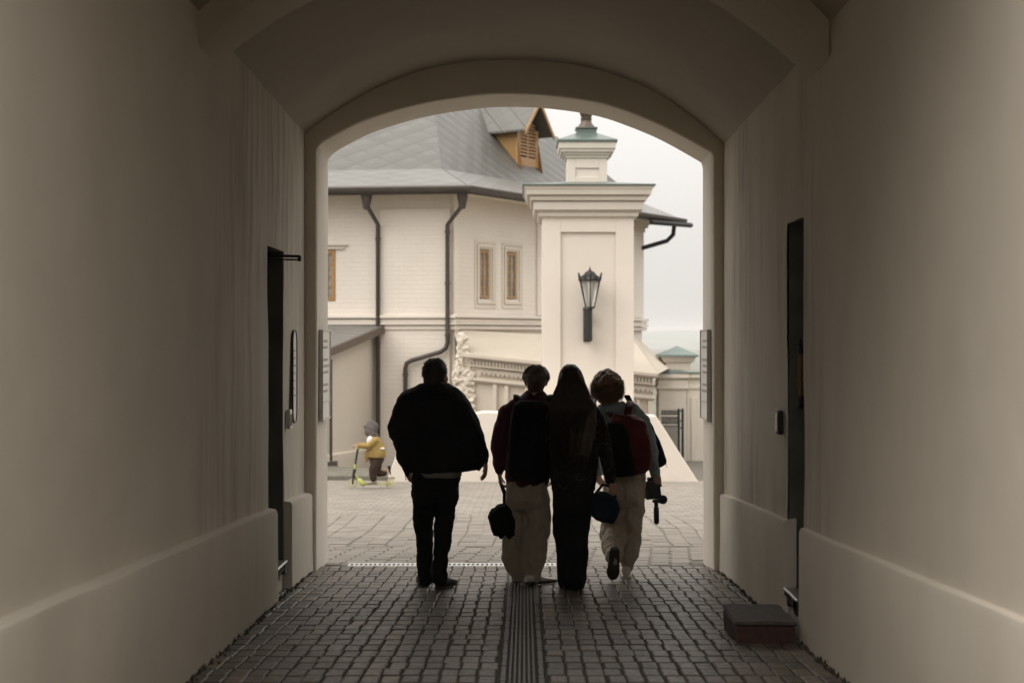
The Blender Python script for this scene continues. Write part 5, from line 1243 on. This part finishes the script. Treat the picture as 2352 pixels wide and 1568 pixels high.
hl_ = f.L(1412, 1262, -.40); dd = (f.L(1407, 1337, -.30) - hl_).normalized(); up_ = V((0, 1, .1))
mb = MB(); shoe(mb, hl_, dd, up_, .265, .047, .085); sh = mb.build('shoe', 'blackshoe', f.root, True)
mb = MB(); shoe(mb, hl_, dd, up_, .27, .047, .1, 'sole'); mb.build('sole', 'sole', sh, True)
rb = thing('backpack', 'dark red backpack hanging off the shoulder of the curly haired person', 'backpack', f.o + f.L(1445, 1010, -.2)); O = rb.location - f.o
mb = MB(); mb.loft([f.sec(950, 1405, 1462, .05, -.18), f.sec(962, 1396, 1476, .08, -.20), f.sec(1000, 1394, 1486, .105, -.21), f.sec(1045, 1396, 1492, .11, -.22), f.sec(1070, 1400, 1488, .10, -.22), f.sec(1082, 1412, 1476, .07, -.21)], 26, 2.8)
o = fuse(mb, 'bag', 'redcloth', rb, .008, 2, (.017, 10, 8))
for v in o.data.vertices: v.co -= O
mb = MB(); mb.loft([f.sec(965, 1390, 1425, .03, -.29), f.sec(985, 1384, 1436, .05, -.31), f.sec(1030, 1384, 1446, .055, -.32), f.sec(1070, 1386, 1454, .05, -.32), f.sec(1086, 1396, 1450, .03, -.30)], 22, 3)
o = fuse(mb, 'pocket', 'bagblack', rb, .008, 2, (.008, 9, 7))
for v in o.data.vertices: v.co -= O
mb = MB(); mb.tube([f.L(1440, 960, -.17) - O, f.L(1444, 935, -.12) - O, f.L(1447, 922, -.02) - O, f.L(1456, 945, .12) - O], [(.010, .030)] * 4, 8, hint=(0, -.3, 1)); mb.tube([f.L(1410, 962, -.17) - O, f.L(1400, 950, -.13) - O, f.L(1388, 940, -.02) - O], [(.009, .026)] * 3, 8, hint=(0, -.3, 1)); mb.build('strap', 'redcloth', rb, True)
cm = thing('camera', 'black photo camera with stubby grip held in the right hand of the curly haired person', 'camera', f.o + f.L(1505, 1128, .06)); O = cm.location - f.o
q = lambda a, b_, d=.06: f.L(a, b_, d) - O
mb = MB(); c_ = q(1499, 1124); wx, hx = f.m(18), f.m(21)
Mx_ = Matrix.Translation(c_) @ Matrix.Rotation(-.12, 4, 'Y')
mb.box(-wx, wx, -.03, .03, -hx, hx, Mx_); mb.box(-wx * .55, wx * .5, -.032, .03, hx, hx + .03, Mx_); mb.box(-wx - .012, -wx + .02, -.035, .045, -hx * .8, hx * .9, Mx_); bd = mb.build('camera_body', 'camera', cm, bev=.006)
mb = MB(); le = q(1520, 1146); Ml = Matrix.Translation(le) @ Matrix.Rotation(math.pi / 2, 4, 'X') @ Matrix.Rotation(.3, 4, 'Y'); mb.lathe((0, 0, 0), [(.030, -.08), (.036, -.06), (.038, .02), (.036, .035), (.030, .036), (.028, .028)], 20, Ml); l_ = mb.build('lens', 'camera', cm, True, angle=30)
mb = MB(); mb.lathe((0, 0, 0), [(.0275, .024), (.0275, .0265)], 20, Ml); mb.build('lens_glass', 'lens', l_, True)
mb = MB(); a, b_ = q(1507, 1150), q(1508, 1198); mb.tube([a, a.lerp(b_, .3), a.lerp(b_, .32), b_], [.017, .017, .0225, .0225], 12); mb.box(a.x - .03, a.x + .03, a.y - .02, a.y + .02, a.z - .012, a.z + .012); mb.build('grip_stick', 'camera', cm, True, angle=40)
# ---------------------------------------------------------------- 5 child on a scooter
CYc = 24.1
f = Fig(853, CYc, 'small child in grey pointed hood and mustard jacket riding a scooter beside the lean-to', 'person')
def Lc(cx, cy, dy=0): return f.L(781 + cx * .11725, 955.5 + cy * .12755 * .9188, dy)      # from an enlarged detail
mb = MB(); hc = Lc(600, 350); Mx = head(mb, hc, 1.45, .25, 0, .82)
mb.tube([hc + V((0, 0, -.05)), Lc(680, 450)], [.04, .05], 10)
mb.loft([(Lc(690, 0).x, 0, Lc(0, 440).z, .06, .09), (Lc(720, 0).x, 0, Lc(0, 560).z, .085, .11), (Lc(740, 0).x, 0, Lc(0, 700).z, .085, .11), (Lc(730, 0).x, 0, Lc(0, 840).z, .08, .11)], 18)
for dy_, wr in ((-.11, (330, 575)), (.11, (340, 570))):
    sh_, el_, w_ = Lc(680, 480, dy_), Lc(540, 590, dy_ * 1.25), Lc(*wr, dy_ * 1.1); mb.tube([sh_, el_, w_], [.038, .03, .022], 10); hand(mb, w_, (-1, 0, -.05), (0, 0, -1), (0, -1 if dy_ > 0 else 1, 0), .75, .62)
hp = Lc(730, 820); kn1, an1 = Lc(650, 1040, -.06), Lc(660, 1270, -.06); kn2, an2 = Lc(700, 1090, .06), Lc(890, 1060, .06)
mb.tube([hp + V((0, -.06, 0)), kn1, an1], [.06, .045, .03], 10); mb.tube([hp + V((0, .06, 0)), kn2, an2], [.06, .045, .03], 10)
fuse(mb, 'body', 'skin', f.root, .005, 2)
mb = MB(); mb.ell(hc + V((.01, 0, .02)), (.098, .088, .105)); mb.tube([hc + V((.0, 0, .03)), Lc(615, 215), Lc(655, 160)], [(.088, .11), (.085, .115), (.06, .11)], 16); mb.tube([hc + V((.03, 0, 0)), Lc(690, 400)], [.09, .07], 14); mb.ell(Lc(500, 205), (.035, .05, .03)); fuse(mb, 'hood', 'greyknit', f.root, .007, 3, (.005, 14, 14))
mb = MB(); mb.loft([(Lc(670, 0).x, 0, Lc(0, 395).z, .075, .11), (Lc(700, 0).x, 0, Lc(0, 500).z, .115, .15), (Lc(720, 0).x, 0, Lc(0, 620).z, .145, .16), (Lc(720, 0).x, 0, Lc(0, 740).z, .16, .165), (Lc(715, 0).x, 0, Lc(0, 800).z, .155, .16)], 20)
for dy_ in (-.12, .12): mb.tube([Lc(690, 480, dy_), Lc(550, 590, dy_ * 1.25), Lc(470, 575, dy_ * 1.1), Lc(375, 570, dy_)], [.065, .06, .052, .042], 12)
mb.tube([Lc(560, 720, -.05), Lc(530, 800, -.05), Lc(505, 870, -.05)], [.07, .055, .03], 10)
fuse(mb, 'jacket', 'yellow', f.root, .008, 2, (.010, 12, 9))
mb = MB(); mb.ell(Lc(590, 500, -.10), (.062, .07, .10)); mb.ell(Lc(825, 635, -.10), (.05, .06, .022)); mb.loft([(Lc(600, 0).x, -.02, Lc(0, 420).z, .04, .1), (Lc(600, 0).x, -.02, Lc(0, 560).z, .06, .13)], 14); fuse(mb, 'vest', 'whitecloth', f.root, .007, 2)
mb = MB(); mb.loft([(Lc(730, 0).x, 0, Lc(0, 780).z, .12, .13), (Lc(720, 0).x, 0, Lc(0, 860).z, .125, .135), (Lc(710, 0).x, 0, Lc(0, 920).z, .11, .12)], 18)
mb.tube([Lc(715, 880, -.06), Lc(660, 1030, -.06), Lc(650, 1150, -.06), Lc(655, 1240, -.06)], [.085, .08, .065, .055], 12); mb.tube([Lc(730, 880, .06), Lc(715, 1060, .06), Lc(780, 1120, .06), Lc(870, 1120, .06)], [.085, .078, .062, .05], 12)
fuse(mb, 'trousers', 'brownpants', f.root, .008, 2, (.009, 10, 8))
mb = MB(); shoe(mb, Lc(725, 1335, -.06), (-1, 0, 0), (0, 0, 1), .185, .036, .065); mb.build('shoe', 'beige', f.root, True)
mb = MB(); shoe(mb, Lc(905, 985, .06), (.35, 0, -1), (1, 0, .3), .17, .036, .07); mb.build('shoe', 'brownpants', f.root, True)
# scooter
sk = thing('kick_scooter', 'lime green and black kick scooter ridden by the child', 'scooter', f.o + Lc(600, 1440)); O = sk.location - f.o
sk.location.z = f.g; O = sk.location - f.o
q = lambda a, b_, d=0: Lc(a, b_, d) - O
def wheel(cx, r):
    c_ = q(cx, 1370); c_.z = r; mb = MB(); Mw = Matrix.Translation(c_) @ Matrix.Rotation(math.pi / 2, 4, 'X')
    n = 26; rs = []
    for rr_, y in ((r * .78, -.011), (r * .95, -.012), (r, -.006), (r, .006), (r * .95, .012), (r * .78, .011)): rs.append([Mw @ V((rr_ * math.cos(a), rr_ * math.sin(a), y)) for a in [2 * math.pi * k / n for k in range(n)]])
    rs.append(rs[0]); mb.rings(rs, False); w = mb.build('wheel', 'limepale', sk, True, angle=35)
    mb = MB()
    for k in range(5): a = 2 * math.pi * k / 5 + .3; mb.tube([Mw @ V((0, 0, 0)), Mw @ V((r * .82 * math.cos(a), r * .82 * math.sin(a), 0))], .009, 6)
    mb.lathe((0, 0, 0), [(.016, -.016), (.016, .016)], 12, Mw); mb.build('spokes', 'lime_green', w, True, angle=35)
    return c_
rw = .075
c1 = wheel(245, rw); c2 = wheel(980, rw)
mb = MB(); zd_ = rw * .95; x0, x1 = q(430, 0).x, q(905, 0).x; mb.box(x0, x1, -.055, .055, zd_ - .02, zd_ + .012); mb.box(x1 - .01, c2.x, -.022, -.014, zd_ - .014, zd_ + .012); mb.box(x1 - .01, c2.x, .014, .022, zd_ - .014, zd_ + .012); mb.tube([V((x0, 0, zd_)), V((x0 - .06, 0, zd_ + .07)), q(300, 1130)], .022, 8); mb.build('deck', 'limepale', sk, bev=.006)
mb = MB(); mb.tube([V((x0 + .02, -.05, zd_ + .0)), V((x0 - .03, -.03, zd_ + .05))], .045, 10); mb.build('deck_guard', 'lime_green', sk, True)
top = q(350, 615); mb = MB(); mb.tube([c1 + V((0, -.02, 0)), c1.lerp(top, .22) + V((0, -.02, 0))], [.012, .016], 8); mb.tube([c1 + V((0, .02, 0)), c1.lerp(top, .22) + V((0, .02, 0))], [.012, .016], 8); mb.tube([c1.lerp(top, .2), c1.lerp(top, .38)], .028, 10); mb.tube([c1.lerp(top, .5), top], .0165, 10); mb.build('steering_column', 'iron', sk, True)
mb = MB(); mb.tube([c1.lerp(top, .37), c1.lerp(top, .52)], .021, 10); mb.build('column_clamp', 'lime_green', sk, True)
mb = MB(); mb.tube([top + V((0, -.2, 0)), top + V((0, .2, 0))], .012, 8); mb.build('handlebar', 'limepale', sk, True)
for s_ in (-1, 1): mb = MB(); mb.tube([top + V((0, s_ * .12, 0)), top + V((0, s_ * .2, 0))], .017, 8); mb.build('handle_grip', 'lime_green', sk, True)
mb = MB(); mb.tube([V((c2.x - .02, 0, rw * 2.05)), V((c2.x + .03, 0, rw * 2.3)), V((c2.x + .08, 0, rw * 2.1))], [(.004, .02)] * 3, 8); mb.tube([V((c2.x - .05, .0, zd_)), V((c2.x - .02, 0, rw * 2.05))], .008, 6); mb.build('rear_brake', 'beige', sk, True)
# ================================================================== LIGHT, AIR, CAMERA
w = bpy.data.worlds.new('World'); S.world = w; w.use_nodes = True
nt = w.node_tree; bg = nt.nodes['Background']
SUN_EL, SUN_AZ = R(48), R(232)               # behind the eye, from the left
sky = N(nt, 'ShaderNodeTexSky', sky_type='NISHITA'); sky.sun_disc = False; sky.sun_elevation = SUN_EL; sky.sun_rotation = SUN_AZ
sky.dust_density = 6; sky.air_density = 1.2; sky.ozone_density = 1
hs = N(nt, 'ShaderNodeHueSaturation'); hs.inputs['Saturation'].default_value = .10; nt.links.new(sky.outputs[0], hs.inputs['Color'])
# a closed overcast evens the sky out
tg = N(nt, 'ShaderNodeTexCoord'); sz = N(nt, 'ShaderNodeSeparateXYZ'); nt.links.new(tg.outputs['Generated'], sz.inputs[0])
lum = math_node(nt, 'ADD', 1, math_node(nt, 'MULTIPLY', math_node(nt, 'MAXIMUM', sz.outputs[2], 0), 2.8))   # overcast: about three times as bright overhead as at the horizon
oc = N(nt, 'ShaderNodeVectorMath', operation='SCALE'); oc.inputs[0].default_value = (5.75, 5.53, 5.27); nt.links.new(lum, oc.inputs['Scale'])
cl = mix(nt, hs.outputs[0], oc.outputs[0], .88)
nt.links.new(cl, bg.inputs['Color']); bg.inputs['Strength'].default_value = .105
sl = bpy.data.lights.new('sun', 'SUN'); sl.energy = 1.3; sl.angle = R(60); sl.color = (1, .94, .86)
so = bpy.data.objects.new('sun', sl); C.objects.link(so)
sd_ = V((math.sin(SUN_AZ) * math.cos(SUN_EL), math.cos(SUN_AZ) * math.cos(SUN_EL), math.sin(SUN_EL)))
so.rotation_euler = sd_.to_track_quat('Z', 'Y').to_euler(); so.location = sd_ * 40
hz = MB(); hz.box(-6200, 6200, -90, 9200, -52, 45); hz = struct(hz.build('haze', newmat('haze_air')[0]), 'stuff', 'pale haze over the river valley beyond the courtyard')
hm = hz.data.materials[0].node_tree; hm.nodes.remove(hm.nodes['Principled BSDF']); pv = N(hm, 'ShaderNodeVolumePrincipled'); pv.inputs['Color'].default_value = (.98, .96, .935, 1); pv.inputs['Density'].default_value = .00019; pv.inputs['Anisotropy'].default_value = 0
hm.links.new(pv.outputs[0], hm.nodes['Material Output'].inputs['Volume'])
cam = bpy.data.cameras.new('camera'); co = bpy.data.objects.new('camera', cam); C.objects.link(co); S.camera = co
co.rotation_euler = (R(90), 0, 0); cam.sensor_width = 36; cam.lens = FL / 2352 * 36
cam.shift_x = -(CX - 1176) / 2352; cam.shift_y = -(784 - CY) / 2352
cam.clip_start = .05; cam.clip_end = 20000
cam.dof.use_dof = True; cam.dof.focus_distance = 11.3; cam.dof.aperture_fstop = 2.4
S.view_settings.view_transform = 'Standard'; S.view_settings.look = 'None'; S.view_settings.gamma = 1; S.view_settings.exposure = .36
S.render.engine = 'CYCLES'; cy = S.cycles
cy.max_bounces = 12; cy.diffuse_bounces = 8; cy.glossy_bounces = 4; cy.transmission_bounces = 6; cy.volume_bounces = 0
cy.use_denoising = True; cy.caustics_reflective = False; cy.caustics_refractive = False
S.render.film_transparent = False
